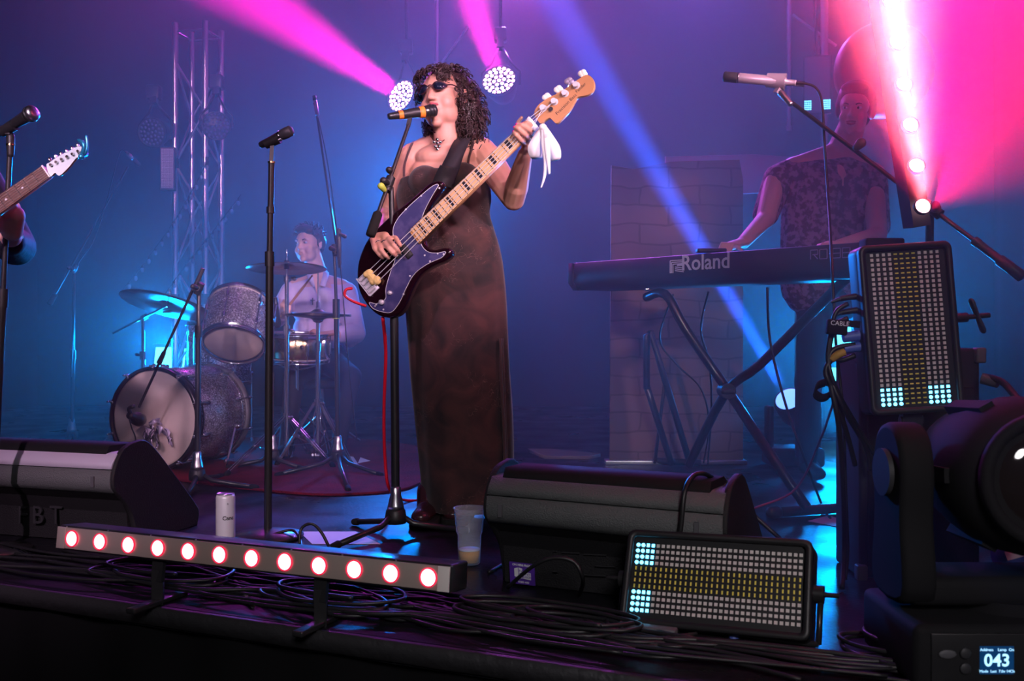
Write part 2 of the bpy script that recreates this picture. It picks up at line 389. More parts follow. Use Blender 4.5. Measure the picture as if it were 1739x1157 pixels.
# mottled burnout velvet of the dress
m = mat('dress', (0.060,0.022,0.024), .85, sheen=.25); nt, b = nodes(m)
vec = texco(nt); n1 = nt.nodes.new('ShaderNodeTexNoise'); n1.inputs['Scale'].default_value = 7; n1.inputs['Detail'].default_value = 6; n1.inputs['Distortion'].default_value = 1.2
nt.links.new(vec, n1.inputs['Vector']); r = nt.nodes.new('ShaderNodeValToRGB'); e = r.color_ramp.elements
e[0].position = .36; e[0].color = (0.013,0.006,0.008,1); e[1].position = .66; e[1].color = (0.070,0.023,0.022,1)
nt.links.new(n1.outputs['Fac'], r.inputs['Fac'])
vo = nt.nodes.new('ShaderNodeTexVoronoi'); vo.feature = 'DISTANCE_TO_EDGE'; vo.inputs['Scale'].default_value = 26
n2 = nt.nodes.new('ShaderNodeTexNoise'); n2.inputs['Scale'].default_value = 22; mx0 = nt.nodes.new('ShaderNodeMixRGB'); mx0.inputs['Fac'].default_value = .12
nt.links.new(vec, n2.inputs['Vector']); nt.links.new(vec, mx0.inputs[1]); nt.links.new(n2.outputs['Color'], mx0.inputs[2]); nt.links.new(mx0.outputs[0], vo.inputs['Vector'])
lt = nt.nodes.new('ShaderNodeMath'); lt.operation = 'LESS_THAN'; lt.inputs[1].default_value = .010; nt.links.new(vo.outputs['Distance'], lt.inputs[0])
n3 = nt.nodes.new('ShaderNodeTexNoise'); n3.inputs['Scale'].default_value = 5; nt.links.new(vec, n3.inputs['Vector'])
gt = nt.nodes.new('ShaderNodeMath'); gt.operation = 'GREATER_THAN'; gt.inputs[1].default_value = .56; nt.links.new(n3.outputs['Fac'], gt.inputs[0])
ml = nt.nodes.new('ShaderNodeMath'); ml.operation = 'MULTIPLY'; nt.links.new(lt.outputs[0], ml.inputs[0]); nt.links.new(gt.outputs[0], ml.inputs[1])
mx = nt.nodes.new('ShaderNodeMixRGB'); mx.inputs[2].default_value = (0.13,0.065,0.06,1); nt.links.new(ml.outputs[0], mx.inputs['Fac']); nt.links.new(r.outputs['Color'], mx.inputs[1]); nt.links.new(mx.outputs[0], b.inputs['Base Color'])
mat('bodice',(0.055,0.020,0.024),.8,sheen=.2)
# patterned shirt of the keyboard player
m = mat('shirt_pattern',(0.10,0.04,0.06),.8,var=(38,(0.36,0.20,0.26),.46,.56))
# stage deck: dark ply with scuffs
m = mat('deck', (0.010,0.010,0.013), .42, spec=.10); nt, b = nodes(m); vec = texco(nt)
n1 = nt.nodes.new('ShaderNodeTexNoise'); n1.inputs['Scale'].default_value = 3; n1.inputs['Detail'].default_value = 8; nt.links.new(vec, n1.inputs['Vector'])
mr = nt.nodes.new('ShaderNodeMapRange'); mr.inputs['From Min'].default_value = .35; mr.inputs['From Max'].default_value = .7; mr.inputs['To Min'].default_value = .25; mr.inputs['To Max'].default_value = .6
nt.links.new(n1.outputs['Fac'], mr.inputs['Value']); nt.links.new(mr.outputs['Result'], b.inputs['Roughness'])
n2 = nt.nodes.new('ShaderNodeTexNoise'); n2.inputs['Scale'].default_value = 60; n2.inputs['Detail'].default_value = 6; nt.links.new(vec, n2.inputs['Vector'])
r = nt.nodes.new('ShaderNodeValToRGB'); e = r.color_ramp.elements; e[0].position = .62; e[0].color = (0.012,0.012,0.016,1); e[1].position = .78; e[1].color = (0.06,0.06,0.065,1)
nt.links.new(n2.outputs['Fac'], r.inputs['Fac']); nt.links.new(r.outputs['Color'], b.inputs['Base Color'])
bp = nt.nodes.new('ShaderNodeBump'); bp.inputs['Strength'].default_value = .25; bp.inputs['Distance'].default_value = .004; nt.links.new(n2.outputs['Fac'], bp.inputs['Height']); nt.links.new(bp.outputs['Normal'], b.inputs['Normal'])
mat('curtain',(0.008,0.008,0.011),.9,spec=.15)
mat('skirt',(0.006,0.006,0.007),.95,spec=.1)
mat('edge_trim',(0.05,0.05,0.055),.5,.5,bump=(40,.4))
# printed brick panel
m = mat('brick_print', (0.3,0.2,0.16), .8); nt, b = nodes(m); t = nt.nodes.new('ShaderNodeTexCoord')
sep = nt.nodes.new('ShaderNodeSeparateXYZ'); cmb = nt.nodes.new('ShaderNodeCombineXYZ'); nt.links.new(t.outputs['Object'], sep.inputs[0]); nt.links.new(sep.outputs['X'], cmb.inputs['X']); nt.links.new(sep.outputs['Z'], cmb.inputs['Y'])
bk = nt.nodes.new('ShaderNodeTexBrick'); bk.inputs['Scale'].default_value = 1.0; bk.inputs['Brick Width'].default_value = .30; bk.inputs['Row Height'].default_value = .095; bk.inputs['Mortar Size'].default_value = .005
bk.inputs['Color1'].default_value = (0.26,0.165,0.13,1); bk.inputs['Color2'].default_value = (0.21,0.13,0.105,1); bk.inputs['Mortar'].default_value = (0.14,0.09,0.075,1)
nz = nt.nodes.new('ShaderNodeTexNoise'); nz.inputs['Scale'].default_value = 5; mxv = nt.nodes.new('ShaderNodeMixRGB'); mxv.inputs['Fac'].default_value = .06
nt.links.new(cmb.outputs[0], nz.inputs['Vector']); nt.links.new(cmb.outputs[0], mxv.inputs[1]); nt.links.new(nz.outputs['Color'], mxv.inputs[2]); nt.links.new(mxv.outputs[0], bk.inputs['Vector']); nt.links.new(bk.outputs['Color'], b.inputs['Base Color'])
# ------------------------------------------------------------------ setting
def edge_y(x): return 2.13-0.4325*(x-0.164)
T0 = Matrix.Identity(4)
b = M(); b.prism([(-4.6,edge_y(-4.6)),(3.6,edge_y(3.6)),(3.9,edge_y(3.6)),(4.6,9.5),(-4.6,9.5)], T0, -0.06, 0.0); struct(b.build('floor','deck'), 'dark scuffed stage deck')
# battered metal lip along the front of the deck
b = M(); a0, a1 = V((-4.6,edge_y(-4.6),0)), V((3.6,edge_y(3.6),0)); d = (a1-a0).normalized(); nrm = V((d.y,-d.x,0))
rs = []
for i in range(161):
    p = a0.lerp(a1, i/160); wob = .004*noise.noise(p*6)+.002*noise.noise(p*25)
    rs.append([p+nrm*.001+V((0,0,-.05)), p+nrm*(.016+wob)+V((0,0,-.05)), p+nrm*(.014+wob)+V((0,0,-.004+wob)), p+nrm*.001+V((0,0,-.001))])
b.rings(rs); struct(b.build('trim_1','edge_trim'), 'worn metal edge of the stage deck')
b = M(); rs = []
for i in range(321):
    p = a0.lerp(a1, i/320); k = .012*math.sin(i*.55)+.01*noise.noise(p*4)
    rs.append([p+nrm*(-.03+k)+V((0,0,-.06)), p+nrm*(-.04+k)+V((0,0,-.06)), p+nrm*(-.02+k*2.2)+V((0,0,-1.2)), p+nrm*(-.005+k*2.2)+V((0,0,-1.2))])
b.rings(rs); struct(b.build('wall_front','skirt'), 'black cloth skirt hanging below the stage edge')
b = M(); b.box((0,0,-1.25),(12,9,.1)); struct(b.build('ground','skirt'), 'dark ground in front of the stage')
def curtain(name, p0, p1, h, mt='curtain'):
    p0, p1 = V(p0), V(p1); d = (p1-p0); L = d.length; d.normalize(); nn = V((-d.y,d.x,0)); b = M(); rs = []; n = int(L/.035)
    for i in range(n+1):
        s = L*i/n; k = .05*math.sin(s*9+1.5*noise.noise(V((s*.8,0,0))))+.03*noise.noise(V((s*3,5,0)))
        p = p0+d*s; rs.append([p+nn*k, p+nn*(k+.012), p+nn*(k*.7+.012)+V((0,0,h)), p+nn*k*.7+V((0,0,h))])
    b.rings(rs); return struct(b.build(name, mt), 'black pleated stage curtain')
curtain('wall_back',(-4.6,9.3,-.02),(4.6,9.3,-.02),5.0)
curtain('wall_left',(-4.5,3.9,-.02),(-4.5,9.4,-.02),5.0)
curtain('wall_right',(4.5,3.9,-.02),(4.5,9.4,-.02),5.0)
# red rug under the drums
b = M(); outl = [G(270,812),G(470,838),G(600,842),G(712,824),G(735,768),G(560,745),G(300,752),G(200,780)]
outl = [p.xy for p in catmull([V((q.x,q.y,0)) for q in outl], 5, True)]
b.prism(outl, T0, 0.001, 0.012, .003); tag(b.build('rug','rug_red'), 'dark red rug under the drum kit', 'rug')
# ------------------------------------------------------------------ red light bar lying along the stage edge
A, B = P(123,915,2.69), P(728,981,2.28); dx = (B-A); L = dx.length; mid = (A+B)/2
bt = thing('light_bar', 'long low light bar with twelve glowing red lamps along the stage edge', 'stage light', T=Matrix.Translation((mid.x,mid.y,0)))
T = facing(mid, dx, V((0,.12,1)))
W2 = L/2+.055
b = M(T); b.bbox((0,0,-.05),(2*W2,.066,.092),.006); b.build('housing','black_metal',bt)
b = M(T); b.bbox((0,0,-.003),(2*W2-.012,.056,.006),.001); b.build('face_plate','led_plate',bt)
for s, nm, mm in ((-1,'end_plate','led_plate'),(1,'end_plate','led_plate')):
    b = M(T); b.bbox((s*(W2-.0165),0,.0012),(.030,.057,.004),.001); o = b.build(nm, mm if s < 0 else 'led_pale', bt)
for i in range(9): b = M(T); b.cyl((-W2+.03+i*.145,.0285,-.002),(-W2+.03+i*.145,.0315,-.002),.0022,n=8); b.build('screw','steel',bt)
for i in range(12):
    x = -L/2+L*i/11
    b = M(T); b.lathe([(.0225,0.0),(.0225,.004),(.0195,.0045),(.0195,.001)], Matrix.Translation((x,0,.0005)), 24, caps=False); rim = b.build('lens_rim','led_rim_glow',bt)
    b = M(T); b.ell((x,0,.001),(.0195,.0195,.006),n=20,m=8); b.build('lamp_lens','led_red_on',bt)
for x in (-.265,.235):
    b = M(T); b.box((x,-.055,-.03),(.035,.07,.012)); b.box((x,-.0315,-.05),(.045,.006,.06)); b.cyl((x-.02,-.03,-.05),(x+.02,-.03,-.05),.012)
    q = T @ V((x,-.08,-.03)); b.build('bracket','black_metal',bt)
    b = M(); b.bbox((q.x,q.y,.008),(.03,.20,.014),.004, Matrix.Rotation(math.atan2(dx.y,dx.x),3,'Z')); b.bar((q.x,q.y,.0),(q.x,q.y,q.z+.02),.03,.012,up=(0,1,0)); b.build('foot','black_metal',bt)
# ------------------------------------------------------------------ floor monitors
def wedge(Lp, Rp, label, lit_top):
    Lp = V((Lp.x,Lp.y,0)); Rp = V((Rp.x,Rp.y,0)); d = (Rp-Lp).normalized(); Ln = (Rp-Lp).length
    back = V((-d.y,d.x,0)); t = thing('floor_monitor', label, 'monitor speaker', (Lp+Rp)/2)
    # local x = back, local y = up, z = along -> right-handed frame
    T = Matrix((back, V((0,0,1)), back.cross(V((0,0,1))))).transposed().to_4x4(); sgn = 1 if back.cross(V((0,0,1))).dot(d) > 0 else -1
    T.translation = Lp
    zr = (0, Ln) if sgn > 0 else (-Ln, 0)
    def along(a, b_): return (min(sgn*a, sgn*b_), max(sgn*a, sgn*b_))
    low = [(.105,0.0),(.09,.12),(.055,.165),(.012,.190),(.004,.2),(.06,.22),(.30,.22),(.44,.06),(.44,0)]
    b = M(T); b.prism([(.105,0.004),(.092,.11),(.065,.155),(.02,.185),(.12,.20),(.30,.20),(.43,.05),(.43,.004)], T0, *along(.012,Ln-.012)); b.build('lower_cabinet','wedge_side',t)
    b = M(T); b.prism([(.018,.186),(.002,.205),(0.0,.225),(.004,.262),(.03,.262),(.25,.20),(.12,.188)], T0, *along(.005,Ln-.005), .003); b.build('lower_grille','wedge_grille',t)
    b = M(T); b.prism([(.005,.266),(.014,.286),(.034,.312),(.060,.316),(.20,.312),(.28,.24),(.03,.262)], T0, *along(.005,Ln-.005), .003); b.build('upper_panel','wedge_grille_lit' if lit_top else 'wedge_grille',t)
    b = M(T); b.prism([(.030,.303),(.036,.318),(.05,.338),(.17,.336),(.20,.318),(.10,.30)], T0, *along(.04,Ln-.045), .002); b.build('handle_recess','black_matte',t)
    b = M(T); b.prism([(.20,.318),(.215,.318),(.462,.075),(.45,.062)], T0, *along(.02,Ln-.02), .002); b.build('speaker_grille','wedge_side',t)
    side = catmull([V(p+(0,)) for p in [(.125,0.0),(.10,.10),(.055,.158),(.008,.205),(.012,.265),(.05,.322),(.11,.344),(.19,.334),(.33,.205),(.45,.085),(.474,.045),(.462,.0)]],4,False)
    for a in (-.006,Ln-.012):
        b = M(T); b.prism([(p.x,p.y) for p in side], T0, *along(a,a+.018), .004); b.build('side_panel','wedge_side',t)
    for a in (.045,Ln-.075):
        b = M(T); c = T0; b.box((-.002,.225,sgn*(a+.006)),(.006,.034,.012)); b.build('clip','grey_plastic',t)
    return t, T, sgn, Ln, d, back
t, T, sgn, Ln, d, back = wedge(P(822,0,2.74), P(1230,0,2.44), 'black and grey stage monitor wedge with a purple sticker, behind the landscape LED panel', False)
up = V((0,0,1)); nm = (d.cross(up)).normalized()
# purple hire sticker
c = ray_plane(888,974,T.translation+V((0,0,.06))+back*.088, nm); Ts = facing(c+nm*.004, d, up+back*-.1)
b = M(Ts); b.box((0,0,0),(.078,.062,.001)); st = b.build('sticker','sticker_purple',t)
b = M(Ts); b.prism([(-.024,.013),(-.012,.017),(-.012,-.013),(-.024,-.009)],T0,.001,.0016); b.prism([(-.010,.017),(.001,.015),(.001,-.014),(-.010,-.013)],T0,.001,.0016); b.prism([(.003,.006),(.027,.004),(.027,-.016),(.003,-.014)],T0,.001,.0016); b.build('sticker_emblem','sticker_white',st)
o = text('ZO', .013, Ts @ Matrix.Translation((-.0045,.002,.0017)) @ Matrix.Rotation(-PI/2,4,'Z'), 'sticker_purple','emblem_text',st,.0002)
text('UNIT\nFUSION', .0085, Ts @ Matrix.Translation((.015,-.005,.0017)), 'sticker_purple','emblem_text',st,.0002)
text('ON HIRE FROM', .0085, Ts @ Matrix.Translation((.0,.024,.001)), 'sticker_white','sticker_text',st,.0002,off=.0003)
text('01202 4083', .007, Ts @ Matrix.Translation((.004,-.0245,.001)), 'sticker_white','sticker_text',st,.0002,off=.0003)
# moulded slots of the maker's logo on the recessed back
for x0, x1, y in ((940,947,936),(955,985,938),(993,1031,941),(940,948,970),(1012,1045,961),(992,1030,976),(1060,1066,945)):
    p0 = ray_plane(x0,y,T.translation+V((0,0,.06))+back*.088, nm); p1 = ray_plane(x1,y+(x1-x0)*.05,T.translation+V((0,0,.06))+back*.088, nm)
    b = M(); b.bar(p0+nm*.004,p1+nm*.004,.004,.0025); b.build('moulded_slot','logo_grey',t)
t, T, sgn, Ln, d, back = wedge(P(-118,0,3.44), P(188,0,3.22), 'black stage monitor wedge with raised letters, lilac light painted on its top edge, far left', True)
nm = d.cross(up).normalized()
for ch, x in (('F',40),('B',66),('T',97)):
    c = ray_plane(x,876,T.translation+V((0,0,.06))+back*.085, nm); text(ch, .088, facing(c+nm*.004, d, up), 'logo_grey','maker_letter',t,.003)
# ------------------------------------------------------------------ LED strobe panels
def strobe(label, c, u, v, hw, hl, dep=.085):
    """u runs along the 32 LEDs, the lit end at -u; v across the 12"""
    u = V(u).normalized(); v = V(v); v = (v-u*v.dot(u)).normalized(); z = u.cross(v)
    if z.dot(V((0,0,CH))-c) < 0: v = -v; z = -z
    T = Matrix((u,v,z)).transposed().to_4x4(); T.translation = c
    t = thing('strobe_panel', label, 'LED panel', T=T)
    a, w_ = hl/2+.027, hw/2+.036
    def rr(a,w_,r,n=5):
        o = []
        for cx_,cy_,s in ((a-r,w_-r,0),(-a+r,w_-r,1),(-a+r,-w_+r,2),(a-r,-w_+r,3)):
            for k in range(n+1): an = PI/2*(s+k/n); o.append((cx_+r*math.cos(an), cy_+r*math.sin(an)))
        return o
    b = M(T); b.prism(rr(a,w_,.02),T0,-dep,-.012,.006); b.build('housing','black_plastic',t)
    out, inn = rr(a,w_,.02), rr(a-.016,w_-.016,.010)
    n = len(out); b = M(T); rs = []
    for (x,y),(p,q) in zip(out,inn): rs.append([V((x,y,-.014)),V((x,y,.004)),V((x*.985,y*.985,.009)),V((p,q,.008)),V((p,q,-.008))])
    b.rings(rs, closed=True); b.build('rim','black_plastic',t)
    b = M(T); b.prism(inn,T0,-.012,-.006); b.build('led_board','led_board',t)
    pu, pv = hl/31, hw/11; kinds = {}
    mb = {}
    def led_mesh(k):
        if k not in mb:
            q = M()
            if k == 'dot': q.lathe([(.0047,0),(.0047,.002),(.003,.003),(.0,.003)],None,12)
            elif k == 'grey': q.box((0,0,.001),(.0078,.0078,.002))
            elif k == 'lit': q.box((0,0,.001),(.0070,.0078,.002))
            else: q.box((0,0,.001),(.0036,.0086,.002))
            mb[k] = q.mesh('led')
        return mb[k]
    rest = {'grey': M(), 'yellow': M()}; count = 0
    for i in range(32):
        for j in range(12):
            p = V(((i-15.5)*pu, (j-5.5)*pv, -.0055)); mid_ = 4 <= j < 8
            if not mid_ and i < 4: k = 'dot' if i < 2 else 'lit'
            else: k = 'yellow' if mid_ else 'grey'
            part = k in ('dot','lit') or (i < 8 and count < 100)
            if part and count < 100:
                count += 1
                me = led_mesh(k)
                mm = {'dot':'led_cyan_on','lit':'led_cyan_on','grey':'led_pale','yellow':'led_yellow'}[k]
                if not me.materials: me.materials.append(MT[mm])
                o = bpy.data.objects.new('led', me); COL.objects.link(o); o.parent = t; o.location = p; WM[o.name] = T
            else:
                q = rest[k]; sz = (.0078,.0078,.002) if k == 'grey' else (.0036,.0086,.002); q.box(p+V((0,0,.001)), sz)
    for k in rest:
        q = rest[k]; q.T = None; q.v = [tuple(T @ V(x)) for x in q.v]
        o = q.build('led_rows', 'led_pale' if k == 'grey' else 'led_yellow', t, fix=True); o['kind'] = 'stuff'; o['label'] = ('rows of pale grey unlit LEDs','rows of yellow LEDs')[k == 'yellow']
    return t, T, a, w_
ta, TA, aa, wa = strobe('upright LED strobe panel clamped above the black cabinet, cyan LEDs lit at its foot', P(1547,557,2.62),
        P(1536,430,2.62)-P(1557,684,2.60), P(1614,685,2.6)-P(1501,683,2.6), .174, .395)
tb, TB, ab, wb = strobe('LED strobe panel lying lengthwise on the stage edge, cyan LEDs lit at its left end', (P(1077,927,2.46)+P(1362,1058,2.25))/2,
        P(1358,1000,2.27)-P(1078,978,2.43), P(1220,930,2.40)-P(1222,1045,2.33), .158, .392)
for t, T, a, w_, arm in ((tb,TB,ab,wb,.06),):
    for s in (-1,1):
        b = M(T); b.cyl((s*a,0,-.04),(s*(a+.022),0,-.04),.021,n=20); b.cyl((s*(a+.02),0,-.04),(s*(a+.055),0,-.04),.006,n=10); b.build('tilt_knob','black_metal',t)
        p0 = T @ V((s*(a+.014),0,-.045)); p1 = T @ V((s*(a+.012),-w_-.012,-.05)); p1.z = .008
        b = M(); b.tube([p0,(p0+p1)/2,p1],.007,8); b.build('yoke_arm','black_metal',t)
    p0 = T @ V((-(a+.012),-w_-.012,-.05)); p1 = T @ V((a+.012,-w_-.012,-.05)); p0.z = p1.z = .008
    b = M(); b.tube([p0,p1],.007,8); b.build('yoke_base','black_metal',t)
    for x, mm in ((-.09,'black_plastic'),(-.055,'black_plastic'),(.045,'connector_blue')):
        b = M(T); b.cyl((x,-w_+.004,-.045),(x,-w_-.035,-.045),.0125,.0105,n=14); b.build('plug',mm,t)
# upright panel: pole clamp with T handle, plugs
t, T, a, w_ = ta, TA, aa, wa
sx = 1 if (TA.to_3x3() @ V((0,1,0))).x > 0 else -1
b = M(T); b.cyl((.02,sx*w_,-.04),(.02,sx*(w_+.045),-.04),.013,n=14); b.cyl((.02,sx*(w_+.04),-.04),(.022,sx*(w_+.105),-.038),.007,n=10)
o = b.build('tilt_bolt','black_metal',t)
b = M(T); hp = V((.022,sx*(w_+.072),-.038))
for s in (-1,1): b.cap(hp, hp+V((s*.036,-s*.011*sx,0)), .010,.013,n=10,flat=.6)
b.build('wing_handle','black_metal',t)
for u_, mm, nmx, r_ in ((.095,'black_plastic','plug',.009),(.058,'black_plastic','plug',.009),(-.010,'connector_blue','power_plug',.0155),(-.040,'connector_blue','power_plug',.0135)):
    b = M(T); b.cyl((u_,-sx*(w_-.005),-.045),(u_-.004,-sx*(w_+.042),-.047),r_,r_*.85,n=14)
    if 'blue' not in mm: b.cyl((u_-.004,-sx*(w_+.04),-.047),(u_-.012,-sx*(w_+.065),-.05),.006,.004,n=10)
    b.build(nmx,mm,t)
b = M(T); b.bar((-a,0,-.05),(-a-.09,0,-.055),.05,.03,up=(0,0,1)); b.cyl((-a-.02,-.03,-.05),(-a-.02,.03,-.05),.012); b.build('clamp','black_metal',t)
# ------------------------------------------------------------------ black speaker cabinet behind the panel
x0, x1, Yc = P(1462,0,2.86).x, P(1668,0,2.86).x, 2.86
t = thing('speaker_cabinet', 'tall black speaker cabinet standing behind the upright LED panel', 'speaker', ((x0+x1)/2,Yc+.12,0))
zt = CH-(592-HY)/F*Yc
b = M(); b.bbox(((x0+x1)/2,Yc+.12,zt/2),(x1-x0,.22,zt),.012); b.build('cabinet','black_plastic',t)
b = M(); b.bbox(((x0+x1)/2,Yc+.004,zt*.44),(x1-x0-.04,.012,zt*.78),.006); b.build('front_grille','black_matte',t)
for s in (x0+.004,x1-.004):
    for z in (.02,zt-.02):
        b = M(); b.bbox((s,Yc+.01,z),(.03,.035,.045),.006); b.build('corner_guard','grey_plastic',t)
b = M(); b.bar(P(1515,690,2.84),P(1555,690,2.84),.012,.01); b.build('handle','dark_grey',t)
b = M(); q = P(1545,400,2.75); zp = q.z
b.bbox((q.x,2.96,(zt+zp)/2+.0),(.115,.07,zp-zt+.02),.008); b.build('pole_block','black_matte',t)
# ------------------------------------------------------------------ upright red light bar
lo, hi = P(1565,352,2.78), P(1512,5,2.74); dd = (hi-lo)/5; N = 8
t = thing('upright_light_bar', 'upright bar of glaring pink red lamps rising behind the LED panel', 'stage light', (lo.x,lo.y,zp))
T = facing(lo+dd*3.5, dd, V((0,0,1)).cross(dd)); T = facing(lo+dd*3.5, V((0,0,1)).cross(V((0,-1,0))) , dd)
ax = dd.normalized(); Lb = dd.length*(N+.4)
b = M(); b.bar(lo-ax*.05+V((0,.05,0)), lo+ax*Lb+V((0,.05,0)), .05,.075, up=(0,1,0)); b.build('housing','rubber',t)
for i in range(N):
    p = lo+dd*i
    b = M(); b.lathe([(.024,0),(.024,.012),(.021,.012),(.021,.002)], mtx(p, (0,-1,.25)), 20, caps=False); b.build('lens_rim','black_metal',t)
    b = M(); b.ell(p+V((0,-.006,0)),(.021,.010,.021),n=18,m=8); b.build('lamp_lens','bar_on',t)
    lamp('bar_lamp', p+V((0,-.03,.0)), p+V((-.38,-.50,1.0)), (1.0,.13,.16), 2800, 36, .9, .02); lamp('bar_glow', p+V((0,-.03,.0)), p+V((.12,-.55,.75)), (1.0,.0,.12), 330, 125, 1.0, .02)
# ------------------------------------------------------------------ moving head at the lower right
def moving_head(label, c, s, tilt=0, disp=None, lens_dir=(-.15,-1,.1), lens_mat='glass_lens', arms=True, body='black_matte'):
    """c: floor point of the base, s: scale"""
    c = V(c); t = thing('moving_head', label, 'stage light', c)
    b = M(); b.bbox(c+V((0,0,.075*s)),(.50*s,.30*s,.13*s),.018*s); b.build('base',body,t)
    b = M(); b.bbox(c+V((0,0,.006*s)),(.44*s,.26*s,.012*s),.003*s); b.build('base_foot','rubber',t)
    b = M(); b.cyl(c+V((0,0,.14*s)),c+V((0,0,.165*s)),.10*s,n=32); b.bbox(c+V((0,0,.185*s)),(.46*s,.16*s,.06*s),.02*s); b.build('yoke_bridge',body,t)
    hc = c+V((0,0,.42*s))
    for q in (-1,1):
        b = M(); T = mtx(c+V((q*.215*s,0,.17*s))) @ Matrix.Rotation(PI/2,4,'Y') @ Matrix.Rotation(PI/2,4,'Z')
        o = catmull([V(p+(0,)) for p in [(-.085*s,0),(.085*s,0),(.080*s,.16*s),(.085*s,.26*s),(.06*s,.33*s),(0,.355*s),(-.06*s,.33*s),(-.085*s,.26*s),(-.080*s,.16*s)]],4,True)
        b.prism([(p.x,p.y) for p in o],T,-.035*s,.035*s,.012*s); arm = b.build('yoke_arm',body,t)
        b = M(); b.cyl(hc+V((q*.252*s,0,0)),hc+V((q*.262*s,0,0)),.05*s,n=24); b.build('tilt_cover','dark_grey',arm)
    ld = V(lens_dir).normalized(); T = mtx(hc, ld)
    b = M(T); b.lathe([(.0,-.20*s),(.10*s,-.19*s),(.135*s,-.15*s),(.15*s,-.05*s),(.16*s,.05*s),(.155*s,.14*s),(.125*s,.20*s),(.118*s,.20*s)],None,36); b.build('head',body,t)
    b = M(T); b.lathe([(.118*s,.197*s),(.132*s,.205*s),(.128*s,.222*s),(.108*s,.222*s),(.10*s,.19*s)],None,36,caps=False); b.build('front_ring',body,t)
    b = M(T); b.ell((0,0,.185*s),(.104*s,.104*s,.03*s),n=32,m=12); b.build('lens',lens_mat,t)
    for k in range(6):
        a = k*PI/3; b = M(T); b.box((.155*s*math.cos(a),.155*s*math.sin(a),.02*s),(.02*s,.03*s,.20*s),Matrix.Rotation(a,3,'Z')); b.build('cooling_fin',body,t)
    if disp:
        fc = c+V((0,-.152*s,.078*s))
        b = M(); b.bbox(fc+V((0,0,0)),(.44*s,.006,.095*s),.002); b.build('control_panel','black_metal',t)
        Td = facing(fc+V((-.093*s,-.004,-.004)),(1,0,0),(0,0,1))
        b = M(Td); b.box((0,0,0),(.066*s,.054*s,.002)); dp = b.build('display','display_blue',t)
        text(disp,.034*s,Td @ Matrix.Translation((0,-.001*s,.0012)),'display_text','display_number',dp,.0002,off=.0006)
        text('Address    Lamp  On',.0078*s,Td @ Matrix.Translation((0,.0205*s,.0012)),'display_text','display_text',dp,.0002)
        text('Mode  Last  7.0x 14Ch',.0074*s,Td @ Matrix.Translation((0,-.0215*s,.0012)),'display_text','display_text',dp,.0002)
        for x, z in ((-.062,.014),(-.062,-.016),(.075,.014),(.075,-.016)):
            b = M(Td); b.lathe([(.0,0),(.011*s,0),(.011*s,.002),(.009*s,.0035),(.0,.0035)],Matrix.Translation((x*s,z*s,.001)),20); b.build('button','dark_grey',t)
        b = M(Td); b.ell((-.097*s,.012*s,.002),(.018*s,.009*s,.003)); b.build('badge','grey_plastic',t)
    return t
moving_head('big black moving head light with numbered blue display, on the near right stage corner', (1.04,2.10,0), 1.0, disp='043', lens_dir=(-.08,-1,.06))
# blue cable end beside the head
b = M(); q = P(1705,945,2.5); b.lathe([(.0,.0),(.034,0),(.036,.006),(.034,.05),(.0,.052)],mtx(q,(0,-1,.3)),28); o = b.build('cable_drum_cap','connector_blue'); tag(o,'round blue cap with a white label behind the near moving head','cap')
Tq = facing(q+V((0,-.055,.014)),(1,0,.1),(0,.3,1)); WM[o.name] = Matrix.Identity(4); b = M(Tq); b.box((0,0.004,0),(.045,.022,.0008),Matrix.Rotation(.15,3,'Z')); b.box((.012,-.022,0),(.022,.008,.0008)); b.build('cap_label','paper',o)
# ------------------------------------------------------------------ cup, can, papers
c = G(797,958); t = thing('plastic_cup','clear plastic pint cup with a little amber beer, beside the right monitor wedge','cup',c)
h = .172; pr = [(.0,.0),(.031,.0),(.033,.004),(.036,.055),(.0365,.09),(.041,.098),(.0475,h-.004),(.050,h-.002),(.050,h),(.0465,h),(.0455,h-.006),(.0395,.0995),(.035,.091),(.0345,.055),(.0315,.006),(.0,.006)]
b = M(); b.lathe(pr, mtx(c+V((0,0,.001)),None), 40, caps=False); b.build('cup_wall','cup_plastic',t)
b = M(); b.lathe([(.0,.0075),(.0308,.0075),(.0332,.042),(.0,.042)], mtx(c+V((0,0,.001)),None), 32); b.build('beer','beer',t)
b = M(); b.lathe([(.0,.0423),(.0330,.0423),(.0333,.0455),(.0,.0455)], mtx(c+V((0,0,.001)),None), 32); b.build('foam','white_cloth',t)
c = G(383,921); t = thing('drinks_can','tall slim white drinks can with small black lettering, behind the red light bar','can',c)
h = .166; b = M(); b.lathe([(.0,.002),(.022,.001),(.026,.0),(.0318,.009),(.032,.014),(.032,h-.014),(.029,h-.003)], mtx(c,None), 40); b.build('can_body','can_white',t)
b = M(); b.lathe([(.029,h-.004),(.0295,h-.001),(.0285,h),(.027,h-.004),(.0,h-.005)], mtx(c,None), 36, caps=False); b.ell(c+V((0,0,h-.003)),(.012,.007,.0015)); b.build('can_lid','steel',t)
def wrap(body, size, zc, a0, off=0):
    cu = bpy.data.curves.new('t','FONT'); cu.body = body; cu.size = size; cu.resolution_u = 2; cu.offset = off; o = bpy.data.objects.new('t',cu); COL.objects.link(o)
    dg = bpy.context.evaluated_depsgraph_get(); dg.update(); me = bpy.data.meshes.new_from_object(o.evaluated_get(dg)); bpy.data.objects.remove(o)
    q = bpy.data.objects.new('can_lettering',me); COL.objects.link(q); q.parent = t
    for v in me.vertices: a = a0+v.co.x/.0325; v.co = V((.0325*math.sin(a),-.0325*math.cos(a),zc+v.co.y))
    me.materials.clear(); me.materials.append(MT['can_ink'])
wrap('Canc', .019, .080, -.05, .0004); wrap('o', .010, .132, .42)
